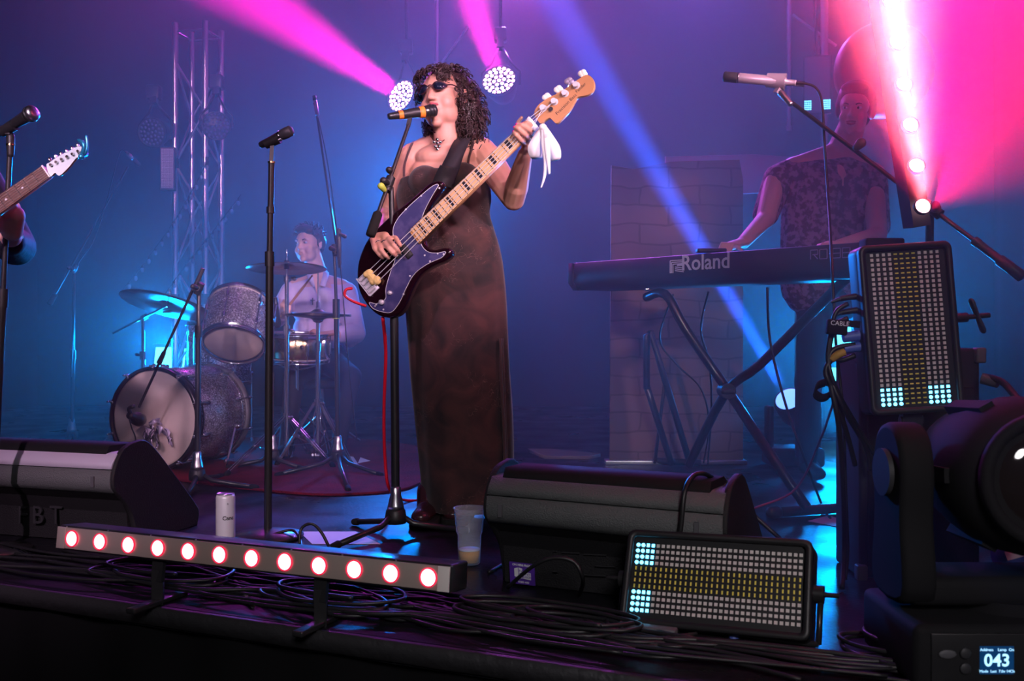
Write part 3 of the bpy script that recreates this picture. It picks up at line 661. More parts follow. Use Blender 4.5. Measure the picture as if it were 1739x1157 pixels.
def sheet(pts, z, label, nm='paper_sheet', mm='paper'):
    b = M(); b.prism([(p.x,p.y) for p in pts], T0, z, z+.0012); tag(b.build(nm,mm),label,'paper')
sheet([G(508,904),G(604,904),G(646,925),G(530,925)], .001, 'white sheet of paper on the floor under the tripod stand leg')
sheet([G(583,778),G(600,780),G(608,792),G(590,795)], .0125, 'small white paper on the rug behind the singer\'s mic stand')
sheet([G(612,781),G(629,787),G(608,791)], .0125, 'white paper corner on the rug, right of a folded sheet')
sheet([G(1372,886),G(1408,876),G(1450,892),G(1440,899)], .001, 'pale paper sheet on the floor by the piano stand foot')
b = M(); q = G(1000,1078); T = mtx(q+V((0,0,.012)),None) @ Matrix.Rotation(-.1,4,'Z'); b = M(T); b.strip([(-.022,0,0),(-.008,0,.006),(.008,0,.006),(.022,0,-.002)],(0,.03,.004),.001,4); tag(b.build('cable_tag','paper'),'white paper tag folded over a cable near the stage edge','tag')
for k, (px, py, r) in enumerate(((534,1019,.3),(942,1042,.6))):
    q = G(px,py); b = M(mtx(q+V((0,0,.018)),None) @ Matrix.Rotation(r,4,'Z')); b.strip([(-.011,0,-.003),(0,0,.004),(.011,0,.001)],(0,.014,.006),.001,4); tag(b.build('cable_tag','paper'),('small white tag under the right half of the red light bar','white tape tag on a cable left of the landscape LED panel')[k],'tag')
# ------------------------------------------------------------------ microphone stands
def ring_at(p, ax, r, h, mm, t, nm='ring'):
    b = M(); b.cyl(V(p)-V(ax).normalized()*h/2, V(p)+V(ax).normalized()*h/2, r, n=18); return b.build(nm, mm, t)
def tripod(label, c, feet, hub_top, pole_pts, radii, mt='black_metal', hub='steel', group=None, nm='microphone_stand', hz=.05):
    """feet: floor points; pole_pts: points up the pole with a radius for each section"""
    c = V(c); t = thing(nm, label, 'stand', c, group)
    for f in feet:
        f = V(f); f.z = .014 if f.z < .01 else f.z+.013
        b = M(); b.tube([c+V((0,0,hz+.03)), c.lerp(f,.25)+V((0,0,hz*.72)), f], .0105, 10); lg = b.build('leg',mt,t)
        b = M(); b.cap(c.lerp(f,.93)+V((0,0,.004)), f, .0135,.0125,n=12); b.build('rubber_foot','rubber',lg)
    b = M(); b.lathe([(.0,0),(.036,.0),(.038,.02),(.034,.045),(.03,.05),(.0,.05)], mtx(c+V((0,0,hz-.01))), 24); b.build('leg_collar','black_plastic',t)
    b = M(); b.lathe([(.030,0),(.028,.012),(.019,.05),(.0185,.075),(.014,.08)], mtx(c+V((0,0,hz+.04))), 24); b.build('hub_cone',hub,t)
    q = [c+V((0,0,hz))]+[V(p) for p in pole_pts]
    for i in range(len(q)-1):
        b = M(); b.cyl(q[i], q[i+1], radii[i], n=14); b.build('pole',mt,t)
        if i < len(q)-2: b = M(); a = (q[i+1]-q[i]).normalized(); b.cyl(q[i+1]-a*.035, q[i+1]+a*.02, radii[i]+.0045, radii[i]+.003, n=16); b.build('clutch','black_plastic',t)
    return t
def boom(t, a, c, b_, r=.007, grip=True, mt='black_metal', gl=.07):
    """boom arm from its tail a through the clamp c to the tip b_"""
    a, c, b_ = V(a), V(c), V(b_); d = (b_-a).normalized()
    b = M(); b.cyl(a, b_, r, n=12); b.build('boom_arm', mt, t)
    b = M(); b.cyl(c-d*.028, c+d*.028, .016, n=16); b.cyl(c+V((0,-.028,0)), c+V((0,.022,0)), .013, n=16); b.build('boom_clamp','black_plastic',t)
    b = M(); b.cap(c+V((0,-.022,0)), c+V((-.012,-.045,.006)), .010,.013, n=12); b.build('clamp_knob','black_plastic',t)
    if grip: b = M(); b.lathe([(.007,0),(.0165,.004),(.0175,.02),(.0165,gl),(.010,gl+.008)], mtx(a-d*.004,d), 18); b.build('counterweight','rubber',t)
def mic_clip(t, p, d, stand_dir, mt='black_plastic'):
    p, d = V(p), V(d).normalized(); b = M()
    b.cyl(p-d*.028, p+d*.028, .0165, .0185, n=18); b.bar(p-V((0,0,.012)), p+V(stand_dir), .014,.014,up=(0,1,0)); b.build('clip',mt,t)
def mic_ball(label, tail, head, ball='steel', body='black_metal', bands=None, r=.0145, R_=.0255, ln=None):
    tail, head = V(tail), V(head); d = head-tail; L = d.length; T = mtx(tail, d)
    t = thing('microphone', label, 'microphone', T=T)
    b = M(T); b.lathe([(.0,0),(r*.62,.0),(r*.72,.006),(r*.85,L*.2),(r,L*.45),(r*1.32,L-R_*1.55),(r*1.38,L-R_*1.4)],None,24); b.build('mic_body',body,t)
    b = M(T); b.lathe([(r*1.38,L-R_*1.42),(R_*.93,L-R_*1.1),(R_*1.0,L-R_*1.0),(R_*1.0,L-R_*.88),(R_*.93,L-R_*.80)],None,28); b.build('collar_band','black_metal' if body!='steel' else 'steel',t)
    b = M(T); b.lathe([(R_*.92,L-R_*.84),(R_*.99,L-R_*.55),(R_*.88,L-R_*.22),(R_*.5,L-R_*.03),(.0,L)],None,28); b.build('grille',ball,t)
    for z0, z1, rr in (bands or []):
        b = M(T); b.lathe([(rr,z0*L),(rr+.0012,z0*L+.001),(rr+.0012,z1*L-.001),(rr,z1*L)],None,28,caps=False); b.build('colour_band','orange_band',t)
    return t
# singer's stand and microphone
c = G(672,908); zc = P(664,322,3.5)
t = tripod('black tripod boom stand at the singer\'s left foot holding the orange-banded microphone', c, [G(566,936),G(602,893),G(792,908)], .1, [P(669,474,3.5), P(664,318,3.5)], [.0150,.0095])
ring_at(P(669,476,3.5),(0,0,1),.0198,.003,'yellow_green',t,'yellow_ring'); ring_at(P(668,452,3.5),(0,0,1),.0168,.085,'black_plastic',t,'clutch_grip')
boom(t, P(629,400,3.40), P(660,313,3.485), P(694,212,3.565), .0068, True, gl=.09)
b = M(); b.cap(P(652,322,3.44),P(647,316,3.42),.010,.012); b.build('wing_knob','yellow_green',t)
b = M(); q = P(662,290,3.49); b.cap(q,q+V((0,-.02,.0)),.012,.012); b.build('clamp_knob','black_plastic',t)
mic_clip(t, P(697,193,3.575), P(742,186,3.61)-P(662,198,3.55), P(693,214,3.565)-P(697,193,3.575))
mic_ball('black microphone with two orange bands at the singer\'s mouth', P(659,198,3.545), P(742,187,3.612), 'black_metal','black_metal', [(.21,.31,.0142),(.63,.74,.0195)], .0165, .0235)
# straight stand in front of the drummer
c = G(455,914); t = thing('microphone_stand','black straight round-based microphone stand in front of the drummer','stand',c)
b = M(); b.lathe([(.0,0),(.118,0),(.122,.008),(.12,.014),(.05,.026),(.016,.034),(.0,.034)], mtx(c), 48); b.build('round_base','black_metal',t)
m1, tp = P(458,440,3.43), P(461,276,3.42)
b = M(); b.cyl(c+V((0,0,.03)),m1,.0135,n=16); b.build('pole','black_metal',t)
b = M(); b.cyl(m1,tp,.0105,n=16); b.build('pole','black_metal',t)
ring_at(m1,(0,0,1),.0165,.05,'black_plastic',t,'clutch'); ring_at(P(459.5,357,3.425),(0,0,1),.0145,.022,'black_plastic',t,'collar'); ring_at(tp,(0,0,1),.013,.006,'brass_gold',t,'brass_thread')
mic_clip(t, P(463,240,3.42), P(496,222,3.40)-P(443,246,3.44), tp-P(463,240,3.42))
tl, hd = P(442,247,3.44), P(496,221,3.395); T = mtx(tl, hd-tl); L = (hd-tl).length
t = thing('microphone','short black microphone on the straight round-based stand','microphone',T=T)
b = M(T); b.lathe([(.0,0),(.010,.0),(.012,.004),(.0135,L*.3),(.016,L*.62),(.0165,L*.66)],None,22); b.build('mic_body','black_metal',t)
b = M(T); b.lathe([(.0165,L*.66),(.0185,L*.70),(.0195,L*.82),(.0185,L*.96),(.012,L),(.0,L)],None,24); b.build('grille','dark_grey',t)
b = M(T); b.lathe([(.0166,L*.60),(.0175,L*.61),(.0175,L*.645),(.0166,L*.655)],None,24,caps=False); b.build('ring','silver',t)
b = M(T); q = mtx((0,-.0150,L*.52)); b.box((-.006,-.0145,L*.60),(.012,.004,.018)); b.build('white_tape','paper',t)
# stand and microphone at the far left
top = P(18,236,3.15); base = V((P(-16,0,3.22).x,3.22,0)); t = thing('microphone_stand','black microphone stand at the left picture edge in front of the guitarist','stand',base)
b = M(); b.lathe([(.0,0),(.12,0),(.125,.010),(.05,.024),(.0,.03)], mtx(base), 40); b.build('round_base','black_metal',t)
b = M(); b.cyl(base+V((0,0,.02)),base.lerp(top,.62),.0125,n=14); b.build('pole','black_metal',t)
b = M(); b.cyl(base.lerp(top,.62),top,.0085,n=14); b.build('pole','black_metal',t); ring_at(base.lerp(top,.62),top-base,.016,.06,'black_plastic',t,'clutch')
b = M(); b.cap(P(18,262,3.15),P(18,232,3.15),.011,.013); b.build('swivel','black_plastic',t); ring_at(P(18,246,3.15),(0,0,1),.0135,.006,'brass_gold',t,'brass_thread')
mic_clip(t, P(14,218,3.14), P(60,190,3.10)-P(-6,228,3.16), (0,0,-.02))
mic_ball('black ball microphone with silver grille at the upper left edge', P(-22,238,3.18), P(60,189,3.10), 'steel','black_metal', None, .0145, .026)
# overhead stands
c = G(574,800); t = tripod('tall thin boom stand behind the hi-hat reaching up over the drums', c, [G(592,838),G(648,812),G(470,812)], .1, [P(571,516,5.05), P(568,430,5.05)], [.013,.008], hz=.06)
ring_at(P(571,525,5.05),(0,0,1),.018,.10,'black_plastic',t,'clutch'); ring_at(P(571,541,5.05),(0,0,1),.019,.004,'yellow_green',t,'yellow_ring')
boom(t, P(577,455,5.03), P(569,425,5.04), P(537,188,5.25), .006, False)
b = M(); b.cap(P(575,392,5.02),P(577,448,5.02),.014,.010); b.cap(P(578,398,5.0),P(586,402,4.99),.008,.010); b.build('counterweight','dark_grey',t)
b = M(); b.tube([P(533,175,5.25),P(545,220,5.22),P(560,300,5.15),P(577,440,5.0),P(592,620,4.98),P(606,745,5.0)],.0028,6,5); tag(b.build('microphone_cable','cable_black'),'thin black cable hanging from the overhead microphone down beside its stand','cable')
tl, hd = P(539,196,5.24), P(533,158,5.27); T = mtx(tl,hd-tl)
t = thing('microphone','small slim overhead microphone at the top of the tall boom stand','microphone',T=T)
b = M(T); b.lathe([(.0,0),(.009,.0),(.0105,.004),(.0105,.085),(.0,.086)],None,16); b.build('mic_body','steel',t); b = M(T); b.lathe([(.0108,.086),(.0108,.112),(.0,.113)],None,16); b.build('grille','dark_grey',t)
c = G(122,757); t = tripod('thin boom stand in the haze behind the left monitor, left of the drums', c, [G(96,772),G(150,768),G(122,742)], .1, [P(124,600,6.15), P(126,458,6.15)], [.013,.009], hz=.05)
boom(t, P(84,517,6.1), P(126,457,6.14), P(217,284,6.25), .0062, True)
tl, hd = P(237,281,6.26), P(213,257,6.2); T = mtx(tl,hd-tl); t = thing('microphone','slim microphone with a bright barrel in the haze left of the truss tower','microphone',T=T)
L = (hd-tl).length; b = M(T); b.lathe([(.0,0),(.012,.0),(.013,.004),(.013,L*.42),(.0,L*.42)],None,16); b.build('grille','dark_grey',t); b = M(T); b.lathe([(.0122,L*.42),(.0122,L*.8),(.0,L*.81)],None,16); b.build('mic_body','silver',t); b = M(T); b.lathe([(.008,L*.8),(.007,L),(.0,L)],None,12); b.build('plug','black_metal',t)
b = M(); b.tube([hd,P(204,258,6.2),P(192,300,6.2),P(176,360,6.2),P(158,412,6.17),P(130,455,6.15),P(127,520,6.12),P(121,640,6.1)],.003,6,5); tag(b.build('microphone_cable','cable_black'),'thin cable drooping from the slim microphone left of the truss','cable')
# ------------------------------------------------------------------ drum kit
def drum(nm, label, c, ax, r, dep, shell, top, bot, hoop='chrome', nl=8, a0=0, rim=.012, long_lug=False):
    """c: centre of the bottom head, ax: towards the top head"""
    T = mtx(c, ax, up=(0,0,1) if abs(V(ax).normalized().z) < .9 else (0,1,0)); t = thing(nm, label, 'drum', T=T)
    b = M(T); b.lathe([(r*.985,.012),(r,.016),(r,dep-.016),(r*.985,dep-.012)],None,64,caps=False); b.build('shell',shell,t)
    for z, nm_, mm, s in ((.004,'bottom_head',bot,-1),(dep-.004,'top_head',top,1)):
        b = M(T); b.lathe([(.0,z+s*.0015),(r*.93,z+s*.001),(r*1.0,z-s*.004),(r*.99,z-s*.008),(.0,z-s*.006)],None,56,caps=False); b.build(nm_,mm,t)
    for z, s in ((0,-1),(dep,1)):
        b = M(T); q = [(r*1.005,z-s*.010),(r+rim,z-s*.010),(r+rim,z-s*.006),(r+rim*.55,z-s*.004),(r+rim*.5,z+s*.010),(r+rim*.7,z+s*.013),(r+rim*.3,z+s*.014),(r*1.003,z+s*.008)]
        rs = [[V((a*math.cos(2*PI*k/56),a*math.sin(2*PI*k/56),zz)) for a,zz in q] for k in range(56)]; b.rings(rs,closed=True); b.build('hoop',hoop,t)
    for k in range(nl):
        a = a0+2*PI*k/nl; e = V((math.cos(a),math.sin(a),0))
        b = M(T); 
        if long_lug: b.cap(e*(r+.010)+V((0,0,dep*.30)), e*(r+.010)+V((0,0,dep*.70)),.010,.010,n=10)
        else:
            for z in (dep*.24,dep*.76): b.cap(e*(r+.009)+V((0,0,z-.012)), e*(r+.009)+V((0,0,z+.012)),.010,.010,n=10)
        b.cyl(e*(r+.012)+V((0,0,-.004)), e*(r+.012)+V((0,0,dep+.004)),.0028,n=8); b.build('lug','chrome',t)
    return t, T
# bass drum
ax = V((.30,.95,0)).normalized(); r = .262; fc = P(262,718,5.02); fc.z = r+.008
T = mtx(fc, ax); t = thing('bass_drum','large silver glitter bass drum with beige front head on the red rug','drum',T=Matrix.Translation((fc.x,fc.y,0)))
D = .46
b = M(T); b.lathe([(r*.955,.02),(r*.965,.022),(r*.965,D-.022),(r*.955,D-.02)],None,80,caps=False); b.build('shell','glitter',t)
b = M(T); b.lathe([(.0,-.003),(r*.90,-.002),(r*.945,.004),(r*.94,.012),(.0,.008)],None,64,caps=False); b.build('front_head','drum_head',t)
b = M(T); b.lathe([(.0,D+.003),(r*.93,D+.002),(r*.95,D-.006),(.0,D-.008)],None,64,caps=False); b.build('rear_head','drum_head_white',t)
for z0, z1, mm in ((-.012,.028,'hoop_black'),(D-.028,D+.012,'grey_plastic')):
    q = [(r*.945,z0),(r*1.0,z0-.001),(r*1.01,z0+.004),(r*1.01,z1-.004),(r*1.0,z1),(r*.962,z1)]
    b = M(T); b.rings([[V((a*math.cos(2*PI*k/72),a*math.sin(2*PI*k/72),zz)) for a,zz in q] for k in range(72)],closed=True); b.build('hoop',mm,t)
for z in (.052,D-.052):
    q = [(r*.966,z-.006),(r*.975,z-.004),(r*.975,z+.004),(r*.966,z+.006)]; b = M(T); b.rings([[V((a*math.cos(2*PI*k/72),a*math.sin(2*PI*k/72),zz)) for a,zz in q] for k in range(72)],closed=True); b.build('inlay_ring','hoop_black' if z < .2 else 'silver',t)
for k in range(10):
    a = 2*PI*(k+.5)/10; e = V((math.cos(a),math.sin(a),0))
    for s in (0,1):
        b = M(T); z = -.014 if s == 0 else D+.014; zi = .085 if s == 0 else D-.085
        b.cap(e*r*.985+V((0,0,z)), e*(r*1.035)+V((0,0,z+(.012 if s==0 else -.012))),.009,.009,n=10); b.cyl(e*(r*1.03)+V((0,0,z)), e*(r*1.03)+V((0,0,zi)),.0032,n=8); b.cap(e*r*1.03+V((0,0,z)),e*r*1.03+V((0,0,z-(.02 if s==0 else -.02))),.005,.005,n=8); b.build('claw','chrome',t)
        b = M(T); b.cap(e*(r*.99)+V((0,0,zi-.018)), e*(r*.99)+V((0,0,zi+.018)),.012,.012,n=10); b.build('lug','chrome',t)
for s in (-1,1):
    e = T @ V((0,0,D*.72)); sd = V((ax.y,-ax.x,0))*s; p0 = e+sd*r*.97+V((0,0,-.06)); p1 = e+sd*(r*1.06)-ax*.12; p1.z = .012
    b = M(); b.cyl(p0,p1,.0075,n=12); b.cap(p0-V((0,0,0)),p0+sd*.02,.016,.012); b.cap(p1,p1+V((0,0,.03)),.010,.012); b.build('spur','chrome',t)
# crumpled lilac ribbon stuck on the head
q = P(268,735,4.98); T = facing(q, (ax.y,-ax.x,0), (0,0,1)); t = thing('ribbon_bow','crumpled lilac grey ribbon hanging on the bass drum\'s front head','ribbon',T=T)
for k, (pts, w_) in enumerate((([(0,0,.012),(.03,.015,.03),(.075,.0,.024),(.085,-.045,.014)],.05),([(0,0,.014),(-.03,-.01,.03),(-.05,-.06,.02),(-.062,-.12,.010)],.045),([(-.01,.01,.018),(-.02,.045,.03),(.01,.062,.02),(.03,.045,.012)],.035),([(0,-.01,.012),(.012,-.05,.02),(-.005,-.095,.014),(.006,-.125,.01)],.028),([(-.01,.0,.025),(-.045,.008,.035),(-.055,-.03,.022),(-.02,-.045,.018)],.04))):
    b = M(T); pp = catmull(pts,7); wv = [V((w_*.5*math.sin(i*1.3+k),w_*math.cos(i*.45+k),.012*math.sin(i*2.1))) for i in range(len(pp))]; b.strip(pp,wv,.0015); b.build('ribbon_fold','scarf',t)
# rack tom, floor tom, snare
ax = P(409,507,5.30+.20)-P(396,583,5.30); t, T = drum('rack_tom','silver glitter rack tom tilted above the bass drum',P(396,584,5.26),ax,.158,.275,'glitter','drum_head_white','drum_head','chrome',6,.35)
b = M(); p0 = P(352,560,5.5); b.tube([P(352,545,5.45),P(338,552,5.5),P(332,575,5.55),P(332,640,5.6)],.010,10,4); b.cap(P(368,555,5.42),P(345,552,5.45),.012,.012); b.build('mounting_arm','chrome',t)
t, T = drum('floor_tom','silver glitter floor tom half hidden behind the bass drum',P(372,650,6.1),(0,0,1),.185,.36,'glitter','drum_head_white','drum_head','chrome',8)
for a in (.5,2.6,4.7):
    e = V((math.cos(a)*.20,math.sin(a)*.20,0)); p = P(372,650,6.1)+e; b = M(); b.cyl((p.x,p.y,.02),(p.x,p.y,.62),.006,n=10); b.cap((p.x,p.y,.014),(p.x,p.y,.04),.012,.010); b.cap((p.x,p.y,.45),V((p.x,p.y,.45))-e*.08,.014,.012); b.build('leg','chrome',t)
sn = P(505,612,5.75); t, T = drum('snare_drum','shiny brass snare drum in front of the drummer\'s lap',sn,(.04,-.05,1),.172,.145,'brass_gold','drum_head_white','drum_head_white','chrome',10,.2,long_lug=True)
b = M(); q = P(513,590,5.57); b.lathe([(.0,0),(.012,.0),(.011,.003),(.0,.0045)],mtx(q,(0,-1,0)),20); b.build('badge','brass',t)
b = M(); q = sn+V((.165,-.07,.07)); b.bbox(q,(.03,.03,.10),.006); b.cap(q+V((.01,-.02,-.03)),q+V((.03,-.03,-.06)),.006,.008); b.build('strainer','chrome',t)
st = thing('snare_stand','chrome stand under the brass snare drum','stand',(sn.x,sn.y,0))
b = M(); b.cyl((sn.x,sn.y,.12),(sn.x,sn.y,sn.z-.03),.011,n=12); b.build('pole','chrome',st)
for k in range(3):
    a = .6+k*2*PI/3; e = V((math.cos(a),math.sin(a),0)); b = M(); b.cyl(V((sn.x,sn.y,.28)),V((sn.x,sn.y,.014))+e*.24,.008,n=10); b.cap(V((sn.x,sn.y,.016))+e*.235,V((sn.x,sn.y,.016))+e*.26,.013,.012); b.build('leg','chrome',st)
    b = M(); b.tube([V((sn.x,sn.y,sn.z-.06)),V((sn.x,sn.y,sn.z-.035))+e*.12,V((sn.x,sn.y,sn.z-.02))+e*.195,V((sn.x,sn.y,sn.z+.004))+e*.198],.006,8); b.build('basket_arm','chrome',st)
# cymbals
def cymbal(T, r, t, mm='brass', nm='cymbal_plate', flip=1):
    b = M(T); pr = [(.006,.026*flip),(.02,.024*flip),(.035,.014*flip),(.045,.009*flip),(r*.6,.004*flip),(r,-.010*flip),(r,-.0125*flip),(r*.6,.0015*flip),(.045,.0065*flip),(.035,.0115*flip),(.02,.0215*flip),(.006,.0235*flip)]
    b.rings([[V((a*math.cos(2*PI*k/64),a*math.sin(2*PI*k/64),z)) for a,z in pr] for k in range(64)],closed=True); return b.build(nm,mm,t)
def braced_legs(t, c, zh, feet, mt='chrome'):
    c = V(c)
    for f in feet:
        f = V(f); f.z = .016; top = c+V((0,0,zh)); d = (f-top); k = V((f.x-c.x,f.y-c.y,0)).normalized()
        b = M()
        for s in (-.008,.008):
            sd = V((-k.y,k.x,0))*s; b.bar(top+k*.02+sd, f+sd, .004,.014,up=(0,0,1))
        lg = b.build('leg',mt,t)
        b = M(); m_ = top.lerp(f,.55); lowp = c+V((0,0,.10)); b.bar(lowp+k*.018, m_, .010,.004); b.cap(m_+V((0,0,.006)),m_-V((0,0,.006)),.008,.008); b.build('brace',mt,lg)
        b = M(); b.cap(f.lerp(top,.03),f,.014,.014,n=12); b.build('rubber_foot','rubber',lg)
    b = M(); b.cyl(c+V((0,0,zh-.015)),c+V((0,0,zh+.02)),.022,n=16); b.cyl(c+V((0,0,.08)),c+V((0,0,.12)),.018,n=16); b.cap(c+V((.02,-.02,zh)),c+V((.035,-.035,zh)),.006,.009); b.build('leg_collar',mt,t)
c = V((P(487,0,5.35).x,5.35,0)); t = thing('crash_cymbal_stand','chrome cymbal stand with a thin dark crash cymbal in front of the drummer\'s chin','cymbal',c)
braced_legs(t, c, P(0,708,5.35).z, [G(384,812),G(566,797),c+V((.05,.33,0))])
z1, z2, z3 = P(0,560,5.35).z, P(0,470,5.35).z, P(0,424,5.35).z
b = M(); b.cyl(c+V((0,0,.04)),c+V((0,0,z1)),.0135,n=14); b.build('pole','chrome',t); b = M(); b.cyl(c+V((0,0,z1)),c+V((0,0,z2)),.0105,n=14); b.build('pole','chrome',t)
ring_at(c+V((0,0,z1)),(0,0,1),.019,.05,'chrome',t,'clutch'); b = M(); b.cap(c+V((.02,-.02,z1)),c+V((.045,-.045,z1-.01)),.007,.010); b.build('wing_nut','chrome',t)
b = M(); b.cyl(c+V((0,0,z2-.02)),c+V((0,0,z3)),.0045,n=10); b.cap(c+V((.0,0,z3-.03)),c+V((0,0,z3-.01)),.006,.006); b.build('cymbal_rod','silver',t)
b = M(); q = c+V((.0,0,z2)); b.cyl(q-V((0,0,.03)),q,.017,n=14); b.cap(q+V((.03,-.01,-.012)),q+V((.045,-.014,-.012)),.009,.012); b.build('tilter','silver',t)
cymbal(mtx(c+V((0,0,P(0,453,5.35).z)),(-.02,.10,1)), .212, t)
b = M(); b.cyl(c+V((0,0,P(0,457,5.35).z)),c+V((0,0,P(0,443,5.35).z)),.014,n=14); b.build('felt','black_matte',t)
# hi-hat
c = V((P(540,0,5.3).x,5.3,0)); t = thing('hi_hat','hi-hat cymbal pair on a chrome stand beside the crash stand','cymbal',c)
braced_legs(t, c, P(0,684,5.3).z, [c+V((-.20,-.08,0)),c+V((.20,-.12,0)),c+V((.02,.25,0))])
zz = P(0,536,5.3).z
b = M(); b.cyl(c+V((0,0,.06)),c+V((0,0,zz-.16)),.0125,n=14); b.build('pole','chrome',t); b = M(); b.cyl(c+V((0,0,zz-.17)),c+V((0,0,zz-.035)),.0095,n=14); b.lathe([(.010,0),(.026,.008),(.028,.016),(.0,.018)],mtx(c+V((0,0,zz-.04))),20); b.build('pole','chrome',t)
ring_at(c+V((0,0,zz-.17)),(0,0,1),.017,.045,'chrome',t,'clutch')
b = M(); b.cyl(c+V((0,0,zz-.02)),c+V((0,0,P(0,464,5.3).z)),.0038,n=8); b.build('pull_rod','silver',t)
b = M(); b.lathe([(.006,0),(.012,.002),(.012,.014),(.009,.016),(.0095,.045),(.006,.048)],mtx(c+V((0,0,zz+.028))),16); b.build('top_clutch','silver',t)
cymbal(mtx(c+V((0,0,zz+.009)),(.01,.01,1)), .175, t); cymbal(mtx(c+V((0,0,zz-.006)),(.01,.01,1)), .175, t, flip=-1)
b = M(); b.tube([c+V((-.015,-.02,.03)),c+V((-.018,-.03,.25)),c+V((-.010,-.01,.30))],.003,6); b.tube([c+V((.015,-.02,.03)),c+V((.018,-.03,.25)),c+V((.010,-.01,.30))],.003,6); b.build('pull_linkage','chrome',t)
b = M(); b.bar(c+V((0,.02,.05)),c+V((.0,.28,.02)),.075,.012); b.build('pedal_board','steel',t)
# ride cymbal at the left
rc = P(283,516,5.85); c = V((P(243,0,6.0).x,6.0,0)); t = thing('ride_cymbal_stand','large tilted ride cymbal catching cyan light on a boom stand left of the tom','cymbal',c)
cymbal(mtx(rc,(.17,.30,1)), .268, t, flip=1)
cl = P(243,540,6.0)
b = M(); b.cyl(c+V((0,0,.05)),P(243,607,6.0),.0135,n=12); b.build('pole','chrome',t); b = M(); b.cyl(P(243,607,6.0),cl,.010,n=12); b.build('pole','chrome',t)
ring_at(P(243,604,6.0),(0,0,1),.02,.05,'chrome',t,'clutch'); b = M(); b.cap(P(232,602,5.99),P(238,603,5.99),.010,.006); b.build('wing_nut','chrome',t)
b = M(); b.cyl(P(192,566,6.02), rc-V((0,0,.01)),.006,n=10); b.cap(cl-V((0,.0,0)),cl+V((.02,-.01,.01)),.018,.016); b.build('boom_arm','chrome',t)
b = M(); b.cyl(rc-V((0,.0,.02)),rc+V((.012,.02,.085)),.004,n=10); b.cap(rc+V((-.01,-.02,-.05)),rc+V((.03,-.02,-.045)),.007,.008); b.build('tilter','chrome',t)
braced_legs(t, c, .3, [c+V((-.22,-.1,0)),c+V((.22,-.1,0)),c+V((0,.26,0))])
# kick drum boom stand and microphone
c = G(335,832); c.y = 4.52; c = V((P(335,0,4.5).x,4.5,0)); t = tripod('short black boom stand in front of the bass drum', c, [G(316,846),c+V((.28,-.05,0)),c+V((.02,.30,0))], .1, [P(337,560,4.5), P(338,492,4.52)], [.013,.0095])
boom(t, P(341,462,4.5), P(338,490,4.5), P(236,692,4.66), .0065, False); b = M(); b.cyl(P(345,456,4.5),P(329,494,4.51),.0095,n=14); b.build('arm_sleeve','dark_grey',t)
b = M(); a_, b_ = P(270,617,4.615), P(279,598,4.60); b.cyl(a_,b_,.013,.010,n=14); b.build('arm_joint','black_plastic',t)
tl, hd = P(221,706,4.70), P(243,716,4.80); T = mtx(tl,hd-tl); t = thing('microphone','stubby black bass drum microphone in front of the beige drum head','microphone',T=T)
b = M(T); b.lathe([(.0,-.01),(.016,-.008),(.018,.0),(.019,.03),(.031,.045),(.033,.06),(.033,.085),(.025,.10),(.0,.105)],None,28); b.build('mic_body','black_metal',t)
b = M(); b.tube([P(222,703,4.70),P(219,694,4.69),P(228,690,4.68)],.010,8,3); b.build('mount','black_plastic',t)
b = M(); b.tube([P(219,710,4.70),P(224,728,4.66),P(230,745,4.66),P(229,780,4.6),P(232,838,4.5),V((P(245,0,4.4).x,4.4,.006)),V((P(300,0,4.2).x,4.2,.006))],.0035,8,5); tag(b.build('microphone_cable','cable_black'),'black cable hanging from the bass drum microphone to the floor','cable')
# small microphone clamped over the snare
tl, hd = P(468,505,5.45), P(472,565,5.5); T = mtx(tl,hd-tl); t = thing('microphone','small dark microphone pointing down at the snare drum','microphone',T=T)
b = M(T); b.lathe([(.0,0),(.012,.002),(.013,.05),(.018,.12),(.020,.13),(.020,.155),(.014,.17),(.0,.172)],None,20); b.build('mic_body','black_metal',t)
c = V((P(462,0,5.2).x,5.2,0)); t = tripod('short stand holding the snare microphone, behind the round-based stand', c, [c+V((-.2,-.1,0)),c+V((.18,-.12,0)),c+V((0,.2,0))], .1, [P(462,640,5.2),P(463,545,5.25)],[.010,.008]); boom(t, P(458,570,5.2), P(463,545,5.25), P(470,515,5.47), .0055, False)
# drum sticks
for k,(a,b_,l) in enumerate(((P(484,528,5.72),P(532,466,5.55),'wooden drumstick raised across the drummer\'s shirt'),(P(536,572,5.70),P(492,578,5.62),'wooden drumstick resting over the snare drum'))):
    T = mtx(a,b_-a); L = (b_-a).length*1.0; t = thing('drumstick',l,'drumstick',T=T); b = M(T); b.lathe([(.0,-.12),(.0065,-.118),(.0075,-.11),(.0075,L*.6),(.004,L*.93),(.0,L*.935)],None,12); b.build('shaft','wood_stick',t); b = M(T); b.ell((0,0,L*.955),(.0055,.0055,.009)); b.build('tip','wood_stick',t)
